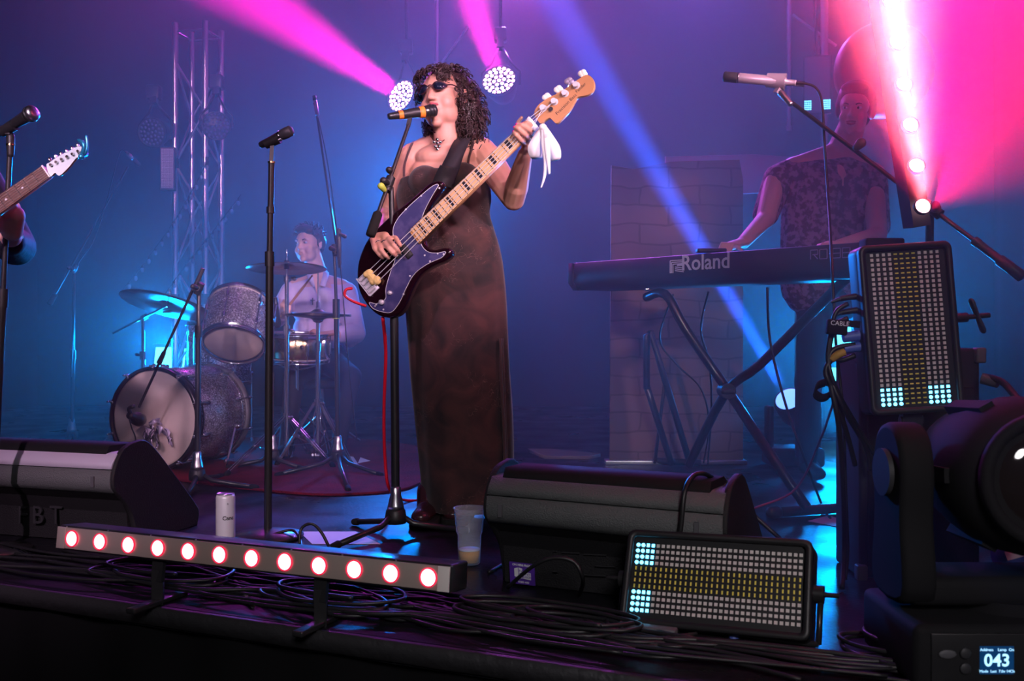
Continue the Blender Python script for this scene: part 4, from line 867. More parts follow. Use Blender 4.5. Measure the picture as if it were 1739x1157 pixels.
# ------------------------------------------------------------------ truss tower, hung lights, strings of lamps
def truss_post(t, a, b_, r=.022, mt='alu'):
    b = M(); b.cyl(a,b_,r,n=16); return b.build('post',mt,t)
def tower(label, cen, w_, rot, z0, z1, step, rr=.022):
    t = thing('truss_tower', label, 'truss', (cen.x,cen.y,z0))
    cs = [V((cen.x,cen.y,0))+Matrix.Rotation(rot,3,'Z') @ V((sx*w_/2,sy*w_/2,0)) for sx,sy in ((-1,-1),(1,-1),(1,1),(-1,1))]
    for p in cs: truss_post(t, p+V((0,0,z0)), p+V((0,0,z1)), rr)
    for i in range(4):
        p, q = cs[i], cs[(i+1)%4]; b = M(); n = int((z1-z0-.1)/step)
        for k in range(n):
            za = z0+.08+k*step; a_, c_ = (p,q) if (k+i)%2 else (q,p)
            b.cyl(a_+V((0,0,za)), c_+V((0,0,za+step)), .0085, n=8, caps=False)
        for z in (z0+.05, z1-.06): b.cyl(p+V((0,0,z)), q+V((0,0,z)), .0085, n=8, caps=False)
        b.build('lacing','alu',t)
    b = M()
    for p in cs:
        b.cyl(p+V((0,0,z0)),p+V((0,0,z0+.02)),.05,n=16)
    b.bbox((cen.x,cen.y,z0+.01),(w_+.2,w_+.2,.02),.004); b.build('base_plate','steel',t)
    for z in ((z0+z1)*.5+.45, (z0+z1)*.5-.5):
        for p in cs[:2]: b = M(); b.cyl(p+V((0,0,z-.035)),p+V((0,0,z+.035)),rr+.008,n=16); b.build('joint_sleeve','black_metal',t)
    return t, cs
cen = P(337,0,7.05); tt, tcs = tower('silver truss tower rising through the haze behind the drums', cen, .23, -.20, 0.0, P(0,42,7.0).z, .36)
# rear goal-post truss the washes hang from
def truss_beam(label, a, b_, w_=.22):
    a, b_ = V(a), V(b_); d = (b_-a).normalized(); u = V((0,0,1)); s = d.cross(u); t = thing('truss_beam', label, 'truss', a)
    ch = [s*w_/2+u*w_/2, s*w_/2-u*w_/2, -s*w_/2-u*w_/2, -s*w_/2+u*w_/2]
    for c_ in ch: b = M(); b.cyl(a+c_, b_+c_, .02, n=12); b.build('post','alu',t)
    n = int((b_-a).length/.3)
    for i in range(4):
        b = M()
        for k in range(n):
            p, q = (ch[i],ch[(i+1)%4]) if k%2 else (ch[(i+1)%4],ch[i]); b.cyl(a.lerp(b_,k/n)+p, a.lerp(b_,(k+1)/n)+q, .008, n=6, caps=False)
        b.build('lacing','alu',t)
    return t
truss_beam('long silver truss beam across the rear above the picture', (-3.6,8.3,3.95),(3.9,8.3,3.95))
for x, l in ((P(742,0,8.2).x,'slender grey rear pole above the singer\'s head'),(P(1340,0,7.9).x,'slim pale pole in the pink haze behind the boom microphone'),(P(1400,0,7.7).x,'thin pink-lit pole beside the distant LED panel')):
    Y = {0:8.2,1:7.9,2:7.7}[0 if 'rear' in l else (1 if 'slim' in l else 2)]
    b = M(); z0 = P(0,110 if Y > 8 else (220 if Y > 7.8 else 300),Y).z; b.cyl((x,Y,z0),(x,Y,3.9),.018 if Y > 7.8 else .03,n=12); b.cyl((x,Y,z0-.01),(x,Y,z0+.03),.024 if Y > 7.8 else .038,n=12); tag(b.build('hanging_pole','alu'), l, 'pole')
b = M(); b.cyl(P(1346,25,7.8),P(1420,78,7.7),.012,n=8); b.cyl(P(795,45,8.1),P(742,118,8.2),.010,n=8); b.v = b.v; 
o = b.build('safety_brace','alu'); tag(o,'thin diagonal truss braces between the hanging poles','brace')
truss_beam('second silver truss beam carrying the magenta wash lights, above the picture', (-1.6,7.3,3.42),(2.9,7.3,3.42))
# round LED wash lamps
def par(label, c, d, r, on, hang):
    c, d = V(c), V(d).normalized(); T = mtx(c, d); t = thing('wash_light', label, 'stage light', T=T)
    b = M(T); b.lathe([(.0,-.20),(.06,-.198),(r*.75,-.17),(r*1.02,-.09),(r*1.16,-.02),(r*1.18,.004),(r*1.08,.010)],None,36); b.build('housing','black_metal',t)
    b = M(T); b.lathe([(r*1.06,-.005),(r*1.18,.0),(r*1.18,.022),(r*1.10,.024),(r*1.05,.004)],None,36,caps=False); b.build('front_rim','black_metal',t)
    b = M(T); b.lathe([(.0,.006),(r*1.06,.006),(r*1.06,.0),(.0,.0)],None,36,caps=False); b.build('lens_plate','par_ring' if on else 'black_plastic',t)
    me = None
    for k, (n, q) in enumerate(((1,0),(6,.34),(12,.66),(18,.94))):
        for i in range(n):
            a = 2*PI*i/n+k*.2
            if me is None:
                m_ = M(); m_.ell((0,0,0),(r*.125,r*.125,.008),n=10,m=5); me = m_.mesh('lens'); me.materials.append(MT['par_on' if on else 'par_off'])
            o = bpy.data.objects.new('lens', me); COL.objects.link(o); o.parent = t; o.location = (r*q*math.cos(a), r*q*math.sin(a), .008); WM[o.name] = T
    h = V(hang); sd = d.cross(V((0,0,1))).normalized(); b = M()
    for s in (-1,1): b.tube([c+sd*s*r*1.25-d*.06, c+sd*s*r*1.3-d*.06+V((0,0,r*.9)), c+sd*s*r*.7-d*.06+V((0,0,r*1.5)), h.lerp(c,.25)+sd*s*.01],.009,8)
    b.build('yoke','black_metal',t)
    b = M(); b.bbox(h,(.09,.09,.10),.01); b.build('clamp','black_metal',t); b = M(); b.bar(h,h.lerp(c,.3),.05,.04,up=(0,1,0)); b.build('base_box','black_metal',t)
    if on: b = M(); b.cyl(h+V((0,0,.04)),V((h.x,7.3,3.33)),.012,n=10); b.build('drop_rod','black_metal',t)
    return t
par('dark switched-off round wash light left of the truss tower', P(259,225,6.8), (-.15,-1,-.22), .085, False, P(262,158,7.0))
par('dark switched-off round wash light on the right of the truss tower', P(367,214,6.8), (.25,-1,-.12), .083, False, P(368,140,7.0))
par('glowing magenta wash light just left of the singer\'s head', P(683,164,7.05), V((-.72,-1,.28)), .105, True, P(690,80,7.3))
par('glowing magenta wash light upper right of the singer', P(848,138,7.05), V((-.22,-1,.42)), .108, True, P(850,60,7.3))
# small panels hung on the trusses
def small_panel(label, c, right, up_, w_, h_, rows, cols, lit):
    T = facing(c, right, up_); t = thing('led_panel', label, 'LED panel', T=T)
    b = M(T); b.bbox((0,0,-.03),(w_,h_,.06),.008); b.build('housing','black_plastic',t)
    b = M(T); b.box((0,0,.002),(w_*.86,h_*.93,.004)); b.build('diffuser','par_off',t)
    b = M(T)
    for i in range(rows):
        for j in range(cols):
            if not lit: b.box(((j-(cols-1)/2)*w_*.8/cols,(i-(rows-1)/2)*h_*.9/rows,.005),(w_*.45/cols,h_*.5/rows,.002))
    if not lit: o = b.build('led_grid','led_pale',t); o['kind'] = 'stuff'; o['label'] = 'grid of tiny unlit LEDs'
    else:
        for s in (-1,1):
            b = M(T)
            for i in range(5):
                for j in range(4): b.box((s*w_*.33+(j-1.5)*w_*.065,-h_*.36+(i-2)*h_*.035,.006),(w_*.04,h_*.02,.002))
            o = b.build('lit_led_block','led_cyan_on',t); o['kind'] = 'stuff'; o['label'] = 'block of tiny lit pale cyan LEDs'
    b = M(T); b.bar((0,h_*.5,-.03),(0,h_*.5+.05,-.05),.05,.03,up=(0,0,1)); b.build('bracket','black_metal',t)
    return t
small_panel('narrow unlit LED panel hung on the truss tower\'s left post', P(284,286,6.85), (1,.1,0), (0,0,1), .10, .30, 26, 6, False)
lp_ = small_panel('distant LED panel with two small lit blocks above the boom microphone', P(1388,143,7.2), (1,-.25,0), (.06,0,1), .20, .42, 2, 2, True); q_ = P(1388,93,7.2); b = M(); b.cyl(q_,V((q_.x,7.3,3.33)),.012,n=10); b.build('drop_rod','black_metal',lp_)
# strings of small clear lamps
def festoon(label, pts, n):
    pts = [V(p) for p in pts]; cp = catmull(pts, 16); t = thing('light_string', label, 'string lights', cp[0])
    b = M(); b.tube(cp,.004,6); b.build('wire','cable_black',t)
    L = [0]
    for i in range(1,len(cp)): L.append(L[-1]+(cp[i]-cp[i-1]).length)
    for k in range(n):
        s = L[-1]*(k+.5)/n; i = max(j for j in range(len(L)) if L[j] <= s); i = min(i,len(cp)-2); p = cp[i].lerp(cp[i+1],(s-L[i])/max(L[i+1]-L[i],1e-6))
        b = M(); b.cyl(p,p-V((0,0,.018)),.008,n=8); h = b.build('lamp_holder','black_plastic',t)
        b = M(); b.ell(p-V((0,0,.032)),(.0135,.0135,.019),n=10,m=7); b.build('bulb','bulb_glass',t)
festoon('string of clear bulbs slanting down left of the truss tower, left strand', [P(356,268,6.75),P(302,366,6.8),P(250,440,6.85),P(202,500,6.9)], 15)
festoon('string of clear bulbs slanting across the truss tower, right strand', [P(410,330,6.75),P(356,400,6.78),P(312,455,6.8),P(272,512,6.85)], 13)
# cyan floor uplight behind the drums
c = P(282,640,7.1); t = thing('floor_light','blazing cyan floor light panel behind the bass drum','stage light',(c.x,c.y,0))
zb, zt_ = P(0,634,7.1).z, P(0,590,7.1).z
b = M(); b.prism([(-.085,zb),(.075,zb),(.062,zt_),(-.066,zt_)], Matrix.Translation((c.x,7.1,0)) @ Matrix.Rotation(PI/2,4,'X'), 0, .02, .003); b.build('light_face','floor_panel_on',t)
b = M(); b.bbox((c.x,7.16,(zb+zt_)/2),(.22,.07,zt_-zb+.05),.01); b.bbox((c.x,7.2,zb/2),(.30,.25,zb-.02),.01); b.build('housing','black_metal',t)
b = M(); b.box((c.x+.12,7.12,(zb+zt_)/2-.01),(.006,.02,zt_-zb),Matrix.Rotation(.12,3,'Y')); b.build('side_fin','floor_panel_on',t)
# and its twin at the right behind the cable loom
c = P(1430,600,6.9); t = thing('floor_light','cyan floor light column glimpsed left of the upright LED panel','stage light',(c.x,6.9,0))
b = M(); b.bbox((c.x,6.98,.6),(.24,.10,1.2),.012); b.build('housing','black_metal',t)
for za, zb_ in ((545,592),(625,655)):
    b = M(); b.box((c.x-.01,6.92,(P(0,za,6.9).z+P(0,zb_,6.9).z)/2),(.15,.02,P(0,za,6.9).z-P(0,zb_,6.9).z)); b.build('light_face','floor_panel_on',t)
# ------------------------------------------------------------------ brick-print screen behind the piano
b = M(); x0 = P(1031,0,5.35).x; x1 = P(1260,0,5.35).x; z0 = G(0,788).z; zt_ = P(0,276,5.35).z
t = thing('brick_screen','tall screen printed with pale brickwork behind the piano\'s left end','screen',((x0+x1)/2,5.35,0))
b = M(); b.prism([(x0+.01,.02),(x1,.01),(x1,zt_-.10),(x1-.02,zt_+.01),(x0+.34,zt_),(x0+.14,zt_-.04),(x0+.02,zt_-.02)], Matrix.Translation((0,5.35,0)) @ Matrix.Rotation(PI/2,4,'X'), 0, .03, .002); b.build('printed_face','brick_print',t)
b = M(); b.bbox(((x0+x1)/2,5.335,.012),(x1-x0+.03,.09,.024),.004); b.build('base_bar','alu',t)
b = M(); b.bar((x0+.1,5.37,.0),(x0+.1,5.50,0.9),.03,.03); b.bar((x1-.1,5.37,.0),(x1-.1,5.50,0.9),.03,.03); b.build('rear_strut','dark_grey',t)
x2 = P(1282,0,5.6).x; b = M(); T = Matrix.Translation((0,5.62,0)) @ Matrix.Rotation(PI/2,4,'X')
b.prism([(P(1130,0,5.6).x,P(0,336,5.6).z),(x2,P(0,328,5.6).z),(x2+.35,P(0,324,5.6).z),(x2+.35,P(0,270,5.6).z),(x2,P(0,262,5.6).z),(P(1130,0,5.6).x,P(0,266,5.6).z)],T,0,.02,.002); o = b.build('cloth_band','scarf'); tag(o,'pale cloth band hanging behind the piano player, right of the brick screen','banner')
b = M(); b.cyl((x0+.6,5.64,0.0),(x0+.6,5.64,P(0,300,5.6).z),.015,n=10); b.build('support_pole','dark_grey',o)
b = M(); b.cyl((x2+.25,5.64,0.0),(x2+.25,5.64,P(0,300,5.6).z),.015,n=10); b.build('support_pole','dark_grey',o)
# driftwood-like plank lying on the floor
b = M(); b.prism([(p.x,p.y) for p in [G(896,768),G(935,768),G(1020,776),G(1000,781),G(925,780)]],T0,.0,.02,.003); tag(b.build('floor_plank','foot_wood'),'pale plank lying on the floor left of the brick screen','plank')
# ------------------------------------------------------------------ stage piano on its stand
pl, pr_ = V((P(966,0,4.62).x,4.62,0)), V((P(1490,0,3.46).x,3.46,0)); d = (pr_-pl).normalized(); bk = V((-d.y,d.x,0)); L = (pr_-pl).length
zb, zt_ = .905, 1.030; t = thing('stage_piano','long dark stage piano seen from behind, with white maker lettering','piano',(pl+pr_)/2+V((0,0,zb)))
T = Matrix((bk, V((0,0,1)), bk.cross(V((0,0,1))))).transposed().to_4x4(); T.translation = pl; s_ = 1 if bk.cross(V((0,0,1))).dot(d) > 0 else -1
zr = (min(0,s_*L),max(0,s_*L))
b = M(T); b.prism([(.0,zb+.035),(.006,zt_-.004),(.02,zt_),(.14,zt_-.012),(.16,zt_-.035),(.30,zt_-.045),(.31,zb+.01),(.28,zb),(.06,zb),(.03,zb+.012)],T0,*zr,.004); b.build('body','dark_grey',t)
b = M(T); b.prism([(.165,zt_-.044),(.30,zt_-.052),(.30,zt_-.03),(.165,zt_-.025)],T0,zr[0]+.06 if s_>0 else zr[0]+.06,zr[1]-.06,.002); b.build('keyboard','paper',t)
b = M(T); b.prism([(-.003,zb+.03),(-.001,zt_-.002),(.31,zt_-.038),(.31,zb+.008),(.03,zb-.003)],T0,zr[0]-.004 ,zr[0]+.03,.004); b.prism([(-.003,zb+.03),(-.001,zt_-.002),(.31,zt_-.038),(.31,zb+.008),(.03,zb-.003)],T0,zr[1]-.03,zr[1]+.004,.004); b.build('end_block','black_plastic',t)
def on_back(px, py):
    return ray_plane(px, py, pl, -bk)
nm = -bk
c = on_back(1198,446); Tt = facing(c+nm*.002, d, (0,0,1)); text('Roland', .088, Tt, 'white_cloth','maker_lettering',t,.0008,off=.0012)
# maker's emblem: three nested angular lines
Te = facing(on_back(1150,453)+nm*.002, d, (0,0,1)); b = M(Te)
for k in range(3):
    o_ = .0075*k
    pts = [(-.036+o_,-.026,0),(-.036+o_,.026-o_,0),(.036-o_*.6,.026-o_,0),(.036-o_*.6,.004+o_*.55,0),(.0+o_*.3,.004+o_*.55-.002*k,0)]
    for i in range(len(pts)-1): b.bar(V(pts[i]),V(pts[i+1]),.0042,.0012,up=(0,0,1))
for k in range(3): b.bar(V((-.010+.0,-.001-.0075*k,0)),V((.036,-.008-.0075*k-(0),0)),.0036,.0012,up=(0,0,1))
b.build('maker_emblem','white_cloth',t)
c = on_back(1408,431); Tt = facing(c+nm*.002, d, (0,0,1)); b = M(Tt)
def seg(pts, x):
    for i in range(len(pts)-1): b.bar(V((pts[i][0]+x,pts[i][1],0)),V((pts[i+1][0]+x,pts[i+1][1],0)),.0035,.0012,up=(0,0,1))
h_ = .017; w_ = .030
seg([(0,-h_),(0,h_),(w_,h_),(w_,0),(.008,0)],-.075); seg([(w_*.45,0),(w_,-h_)],-.075); seg([(0,-h_),(w_,-h_),(w_,h_),(0,h_),(0,-h_)],-.037); seg([(0,0),(.008,0)],.001)
for x in (.016,.054): seg([(0,h_),(w_,h_),(w_,-h_),(0,-h_),(0,h_)],x); seg([(0,0),(w_,0)],x)
b.build('model_lettering','scarf',t)
b = M(); b.bbox(on_back(1192,428)+bk*.06+V((0,0,.008)),(.12,.05,.018),.006); b.build('rear_socket_hump','black_plastic',t)
b = M(); q = on_back(1100,492)+nm*.002; b.bbox(q,(.02,.012,.012),.003); b.build('cable_plug','silver',t)
# X-shaped tubular stand
st = thing('keyboard_stand','black tubular folding stand crossing under the stage piano','stand',(P(1200,0,4.2).x,4.2,0))
def tb_(pts, r=.016, sm=3, nm_='tube_frame'): b = M(); b.tube(pts,r,10,sm); return b.build(nm_,'black_metal',st)
tb_([P(1098,505,4.4),P(1130,500,4.25),P(1165,560,4.2),P(1235,662,4.15),P(1300,760,3.9),P(1370,862,3.8)],.02,4)
tb_([P(1440,470,3.7),P(1390,520,3.9),P(1290,620,4.1),P(1232,668,4.2),P(1170,790,4.4)],.02,4)
tb_([P(1098,660,4.95),P(1098,570,4.9),P(1104,562,4.9),P(1172,788,5.0)],.017,1)
tb_([P(1098,655,4.95),P(1140,788,5.15)],.017,1); tb_([P(1129,650,4.95),P(1112,786,5.2)],.009,1,'brace_rod')
b = M(); p_ = G(1318,880); q_ = G(1430,872); p_.z = q_.z = .022; b.cyl(p_,q_,.02,n=14); b.cap(p_,p_+(p_-q_).normalized()*.02,.026,.024); b.build('floor_bar','black_metal',st)
b = M(); p_ = G(1110,789); q_ = G(1190,793); p_.z = q_.z = .02; b.cyl(p_,q_,.018,n=14); b.build('floor_bar','black_metal',st)
b = M(); q = P(1234,664,4.14); b.cyl(q+V((0,-.04,0)),q+V((0,.05,0)),.032,n=20); b.build('pivot','black_plastic',st); b = M(); b.cap(q+V((-.02,-.04,0)),q+V((.02,-.04,.0)),.012,.012); b.build('locking_knob','dark_grey',st)
# cables under the piano
for k, (pts, r_, mm, lb) in enumerate((
  ([on_back(1190,495)+bk*.05,P(1190,560,4.2),P(1205,620,4.22),P(1208,700,4.4),P(1202,788,4.9)],.0045,'cable_black','black cable hanging straight under the piano lettering'),
  ([on_back(1130,500)+bk*.05,P(1120,575,4.5),P(1150,620,4.5),P(1190,660,4.45),P(1204,720,4.5),P(1195,786,5.0)],.004,'cable_black','thin wavy cable crossing the brick screen below the piano'),
  ([on_back(1290,488)+bk*.05,P(1308,580,3.9),P(1335,690,3.8),P(1370,790,3.7),P(1396,858,3.95),G(1410,880,.006)],.005,'cable_black','long black cable sloping from the piano down past the lit moving head'),
  ([P(1418,676,3.4),P(1392,750,3.6),P(1352,830,3.75),P(1290,860,3.7),G(1246,872,.006),G(1180,876,.006)],.0045,'cable_pink','pinkish red cable curving down to the floor behind the right monitor'))):
    b = M(); b.tube(pts,r_,8,6); tag(b.build('hanging_cable',mm),lb,'cable')
# blue moving head behind the piano stand
YM = 5.2; hc_ = P(1341,682,YM); cx_ = hc_.x+.03
t = thing('moving_head','smoky blue lit moving head on the floor behind the piano stand','stage light',(cx_,YM+.05,0))
b = M(); b.bbox((cx_,YM+.05,.055),(.28,.22,.10),.02); b.build('base','black_plastic',t)
Td = facing(V((P(1362,0,YM-.06).x,YM-.066,.058)),(1,0,0),(0,0,1)); b = M(Td); b.box((0,-.0,0),(.07,.042,.003)); dp = b.build('display','display_blue',t); text('615',.036,Td @ Matrix.Translation((0,0,.002)),'display_text','display_number',dp,.0003,off=.0006)
for s in (-1,1): b = M(); b.bbox((cx_+s*.125,YM+.05,.20),(.035,.09,.24),.015); b.build('yoke_arm','black_plastic',t)
ld2 = (P(945,0,4.15)-P(1333,664,5.12)).normalized(); ldv = (ld2+V((0,-.25,0))).normalized(); b = M(mtx(hc_,ldv)); b.lathe([(.0,-.18),(.055,-.17),(.080,-.10),(.086,-.01),(.076,.02),(.0,.02)],None,30); b.build('head','black_plastic',t)
b = M(mtx(hc_+ldv*.021,ldv)); b.lathe([(.0,.012),(.05,.008),(.068,.0),(.0,.0)],None,30); b.build('lens','beam_lens_on',t)
# boom stand at the right with pencil microphone
tail, tip = P(1738,472,2.72), P(1326,160,3.22); cl = tail.lerp(tip,.335)
c = V((P(1570,0,3.38).x,3.38,0)); 
bx = thing('microphone_stand','long boom stand crossing behind the upright red light bar','stand',c)
b = M(); b.cyl(c+V((0,0,.03)),V((cl.x,cl.y+.02,cl.z)),.012,n=12); b.build('pole','black_metal',bx)
for a in (.2,1.6,2.9): b = M(); b.cyl(c+V((0,0,.08)),c+V((math.cos(a)*.26,math.sin(a)*.26,.012)),.010,n=10); b.build('leg','black_metal',bx)
boom(bx, tail, cl, tip, .0068, False); dd_ = (tip-tail).normalized()
b = M(); b.lathe([(.008,0),(.016,.004),(.016,.08),(.012,.085),(.012,.15),(.0135,.152),(.0135,.17),(.009,.172)],mtx(tail,dd_),18); b.build('counterweight','black_plastic',bx)
b = M(); b.cap(P(1455,250,3.03),P(1462,243,3.02),.012,.016); b.build('clutch_knob','grey_plastic',bx)
mt_, mh = P(1352,141,3.19), P(1229,130,3.27); T = mtx(mt_,mh-mt_); L = (mh-mt_).length; t = thing('microphone','silver pencil microphone pointing left on the long right boom','microphone',T=T)
b = M(T); b.lathe([(.0,.0),(.009,.0),(.0095,.004),(.0095,.03),(.0155,.034),(.0165,L*.78),(.0165,L*.785)],None,24); b.build('mic_body','mic_silver',t); b = M(T); b.lathe([(.017,L*.79),(.0175,L*.80),(.0175,L*.98),(.015,L),(.0,L)],None,24); b.build('grille','dark_grey',t); b = M(T); b.lathe([(.0172,L*.78),(.0182,L*.785),(.0182,L*.80),(.0172,L*.805)],None,24,caps=False); b.build('ring','silver',t)
q = P(1318,142,3.21); b = M(); b.cyl(P(1302,136,3.23),P(1334,139,3.21),.0225,.0265,n=20); b.bar(q-V((0,0,.02)),P(1326,160,3.22),.018,.02,up=(0,1,0)); b.build('clip','mic_silver',bx); b = M(); b.cap(P(1326,158,3.21),P(1342,176,3.19),.012,.010); b.build('swivel','steel',bx)
b = M(); b.tube([P(1350,141,3.19),P(1368,142,3.18),P(1386,150,3.17),P(1396,176,3.15),P(1400,240,3.12),P(1406,330,3.07),P(1412,430,2.85),P(1416,520,2.80),P(1421,600,2.80),P(1432,700,2.80),P(1436,820,2.82),P(1440,930,2.84),G(1436,985,.008)],.0042,8,6); o = b.build('microphone_cable','cable_black'); tag(o,'cable arching off the pencil microphone and dropping to the deck','cable')
b = M(); b.cyl(P(1334,140,3.21),P(1366,143,3.19),.0105,n=16); b.build('cable_connector','silver',o)
# large dark round body hanging behind the bar
t = thing('round_body','large dark round body in the red glow behind the upright bar','stage light',P(1500,130,5.2)); b = M(); q = P(1500,120,5.2); b.lathe([(.0,-.16),(.14,-.15),(.22,-.08),(.25,.02),(.235,.12),(.19,.16),(.0,.17)],mtx(q,(-.3,-1,-.2)),40); b.build('head','black_plastic',t)
b = M(); b.cyl(q,V((q.x,q.y,4.2)),.03,n=12); b.build('drop_pole','black_metal',t)
# ------------------------------------------------------------------ cable loom at the upright panel
def cable(pts, r, mm, lb, grp=None, nm='cable', sm=6, cat='cable'):
    b = M(); b.tube(pts,r,8,sm); return tag(b.build(nm,mm),lb,cat,grp)
Y = 2.66
cable([P(1440,516,Y),P(1420,530,Y),P(1412,560,Y),P(1406,610,Y),P(1420,660,Y),P(1450,715,Y+.1),P(1490,780,2.8)],.0065,'cable_black','black cable from the top plug of the upright LED panel')
cable([P(1440,541,Y),P(1420,552,Y),P(1409,590,Y),P(1410,640,Y),P(1436,700,Y),P(1470,760,2.78),P(1478,800,2.8)],.0065,'cable_black','black cable from the second plug of the upright LED panel')
cable([P(1452,586,Y),P(1425,590,Y),P(1410,602,Y),P(1408,640,Y),P(1424,720,Y),P(1432,830,2.75),P(1434,930,2.8),G(1430,1000,.008)],.0075,'cable_black','thick black power cable from the upper blue plug')
cable([P(1452,604,Y),P(1428,612,Y),P(1415,608,Y),P(1402,630,Y),P(1412,660,Y),P(1436,730,2.7),P(1452,790,2.75)],.0075,'cable_black','thick black power cable from the lower blue plug')
cable([P(1412,610,Y),P(1424,602,Y-.01),P(1434,598,Y-.01)],.011,'tape_yellow','yellow sleeved cable end beside the blue plugs')
b = M(); q = P(1421,556,Y-.03); Tq = facing(q,(1,0,-.08),(0.05,0,1)); b = M(Tq); b.bbox((0,0,0),(.054,.040,.022),.005); b.box((.034,.012,0),(.05,.018,.012)); o = b.build('hook_tape','black_matte'); tag(o,'black tape wrap lettered CABLE around the loom','tape'); WM[o.name] = Matrix.Identity(4); text('CABLE',.017,Tq @ Matrix.Translation((.004,.010,.0115)),'paper','tape_lettering',o,.0002)
b = M(); b.strip([P(1402,650,Y),P(1388,655,Y-.03),P(1384,668,Y-.03),P(1396,676,Y),P(1410,670,Y+.02),P(1418,655,Y),P(1402,648,Y)],(0.006,0,.022),.004,5); tag(b.build('cable_tie','black_matte'),'looped black fabric cable tie hanging on the loom','cable tie')
cable([P(1462,640,2.9),P(1470,560,3.0),P(1478,520,3.0)],.004,'cable_black','thin cable behind the black speaker cabinet')
cable([P(1672,640,2.8),P(1700,648,2.75),P(1720,668,2.7),P(1760,720,2.6)],.010,'cable_black','thick cable leaving the black cabinet to the right')
b = M(); b.cyl(P(1668,643,2.8),P(1695,650,2.77),.016,n=14); tag(b.build('cable_connector','grey_plastic'),'metal cable connector on the right side of the cabinet','connector')
# cable arching over the right monitor
cable([P(1150,940,2.475),P(1157,890,2.468),P(1163,835,2.478),P(1178,808,2.52),P(1200,806,2.55),P(1225,826,2.7),P(1270,866,2.9),P(1330,920,2.9),G(1345,935,.008)],.0065,'cable_black','black cable arching over the right monitor wedge')
cable([P(862,998,2.60),P(905,962,2.52),P(940,948,2.50),P(975,955,2.49),P(990,985,2.5),G(984,1010,.01)],.0055,'cable_black','black cable looping in front of the purple sticker')
cable([G(830,972,.006),G(880,945,.006),G(930,930,.006)],.005,'cable_black','cable running from the cup towards the right monitor')
cable([P(598,490,3.46),P(588,492,3.45),P(586,502,3.45),P(600,512,3.45),P(622,520,3.46)],.005,'cable_red','red cable loop at the end of the bass body')
cable([P(650,540,3.5),P(655,600,3.62),P(652,700,3.72),P(654,780,3.80),P(662,832,3.84),G(690,850,.008),G(780,845,.008),G(900,850,.008)],.0062,'cable_red','long red cable hanging from the bass to the floor')
cable([G(452,916,.012),P(470,906,3.4),P(500,902,3.4),P(512,930,3.25),G(500,952,.006)],.005,'cable_black','black cable beside the round stand base')
cable([P(508,925,3.2),P(512,898,3.22),P(530,890,3.22),P(546,905,3.22),P(560,932,3.2),G(566,945,.006)],.005,'cable_black','short black cable arch standing over the paper sheet')
# the tangle on the front of the deck
rc_ = random.Random(11)
def deck_pt(x, off, z): return V((x, edge_y(x)+off, z))
for k in range(34):
    x0 = rc_.uniform(-1.75,-.2); x1 = rc_.uniform(.1,1.0); n = 9; off = rc_.uniform(.06,.34); ph = rc_.uniform(0,6); am = rc_.uniform(.01,.05); fr_ = rc_.uniform(1.5,4)
    pts = [deck_pt(x0+(x1-x0)*i/(n-1), max(.05,min(off,.20 if .12 < x0+(x1-x0)*i/(n-1) < .85 else 1)+am*math.sin(ph+fr_*i)+rc_.uniform(-.015,.015)), .006+.0012*k*.5+.006*abs(math.sin(i+ph))) for i in range(n)]
    cable(pts, rc_.choice((.0042,.005,.006,.0045)), 'cable_black','black cable lying in the tangle along the stage edge','cables along the stage edge')
for k, (x, off, a, bb, lb) in enumerate(((-1.02,.17,.20,.10,'looped black cable coil under the left half of the red light bar'),(-.5,.15,.17,.09,'looped black cable coil under the bar\'s right foot'),(.02,.20,.20,.09,'looped black cable coil between the bar and the landscape panel'),(.10,.17,.13,.07,'looped black cable coil in front of the right monitor'),(.86,.30,.16,.11,'looped black cable coil right of the landscape panel'))):
    pts = []
    for i in range(26):
        an = i*2*PI/9; sc_ = 1+.12*math.sin(i*1.7+k); p = deck_pt(x,off,0); pts.append(V((p.x+a*sc_*math.cos(an)+.01*i*.3, p.y-.43*a*math.cos(an)*.9+bb*sc_*math.sin(an), .02+.0013*i)))
    cable(pts,.005,'cable_black',lb)
for k, (a, b_, l) in enumerate(((G(28,932,.02),G(46,943,.01),'metal plug end among cables at the far left'),(G(398,990,.02),G(420,1018,.01),'black plug end hanging below the middle of the bar'),(G(1068,1070,.02),G(1130,1078,.02),'grey connector box under the left of the landscape panel'))):
    b = M()
    if k == 2: b.bbox((a+b_)/2,(.14,.03,.032),.005,Matrix.Rotation(-.4,3,'Z'))
    else: b.cyl(a,b_,.009,.008,n=12); b.cyl(b_,b_+(b_-a)*.4,.006,n=10)
    tag(b.build('cable_plug','silver' if k == 0 else 'grey_plastic'),l,'plug')
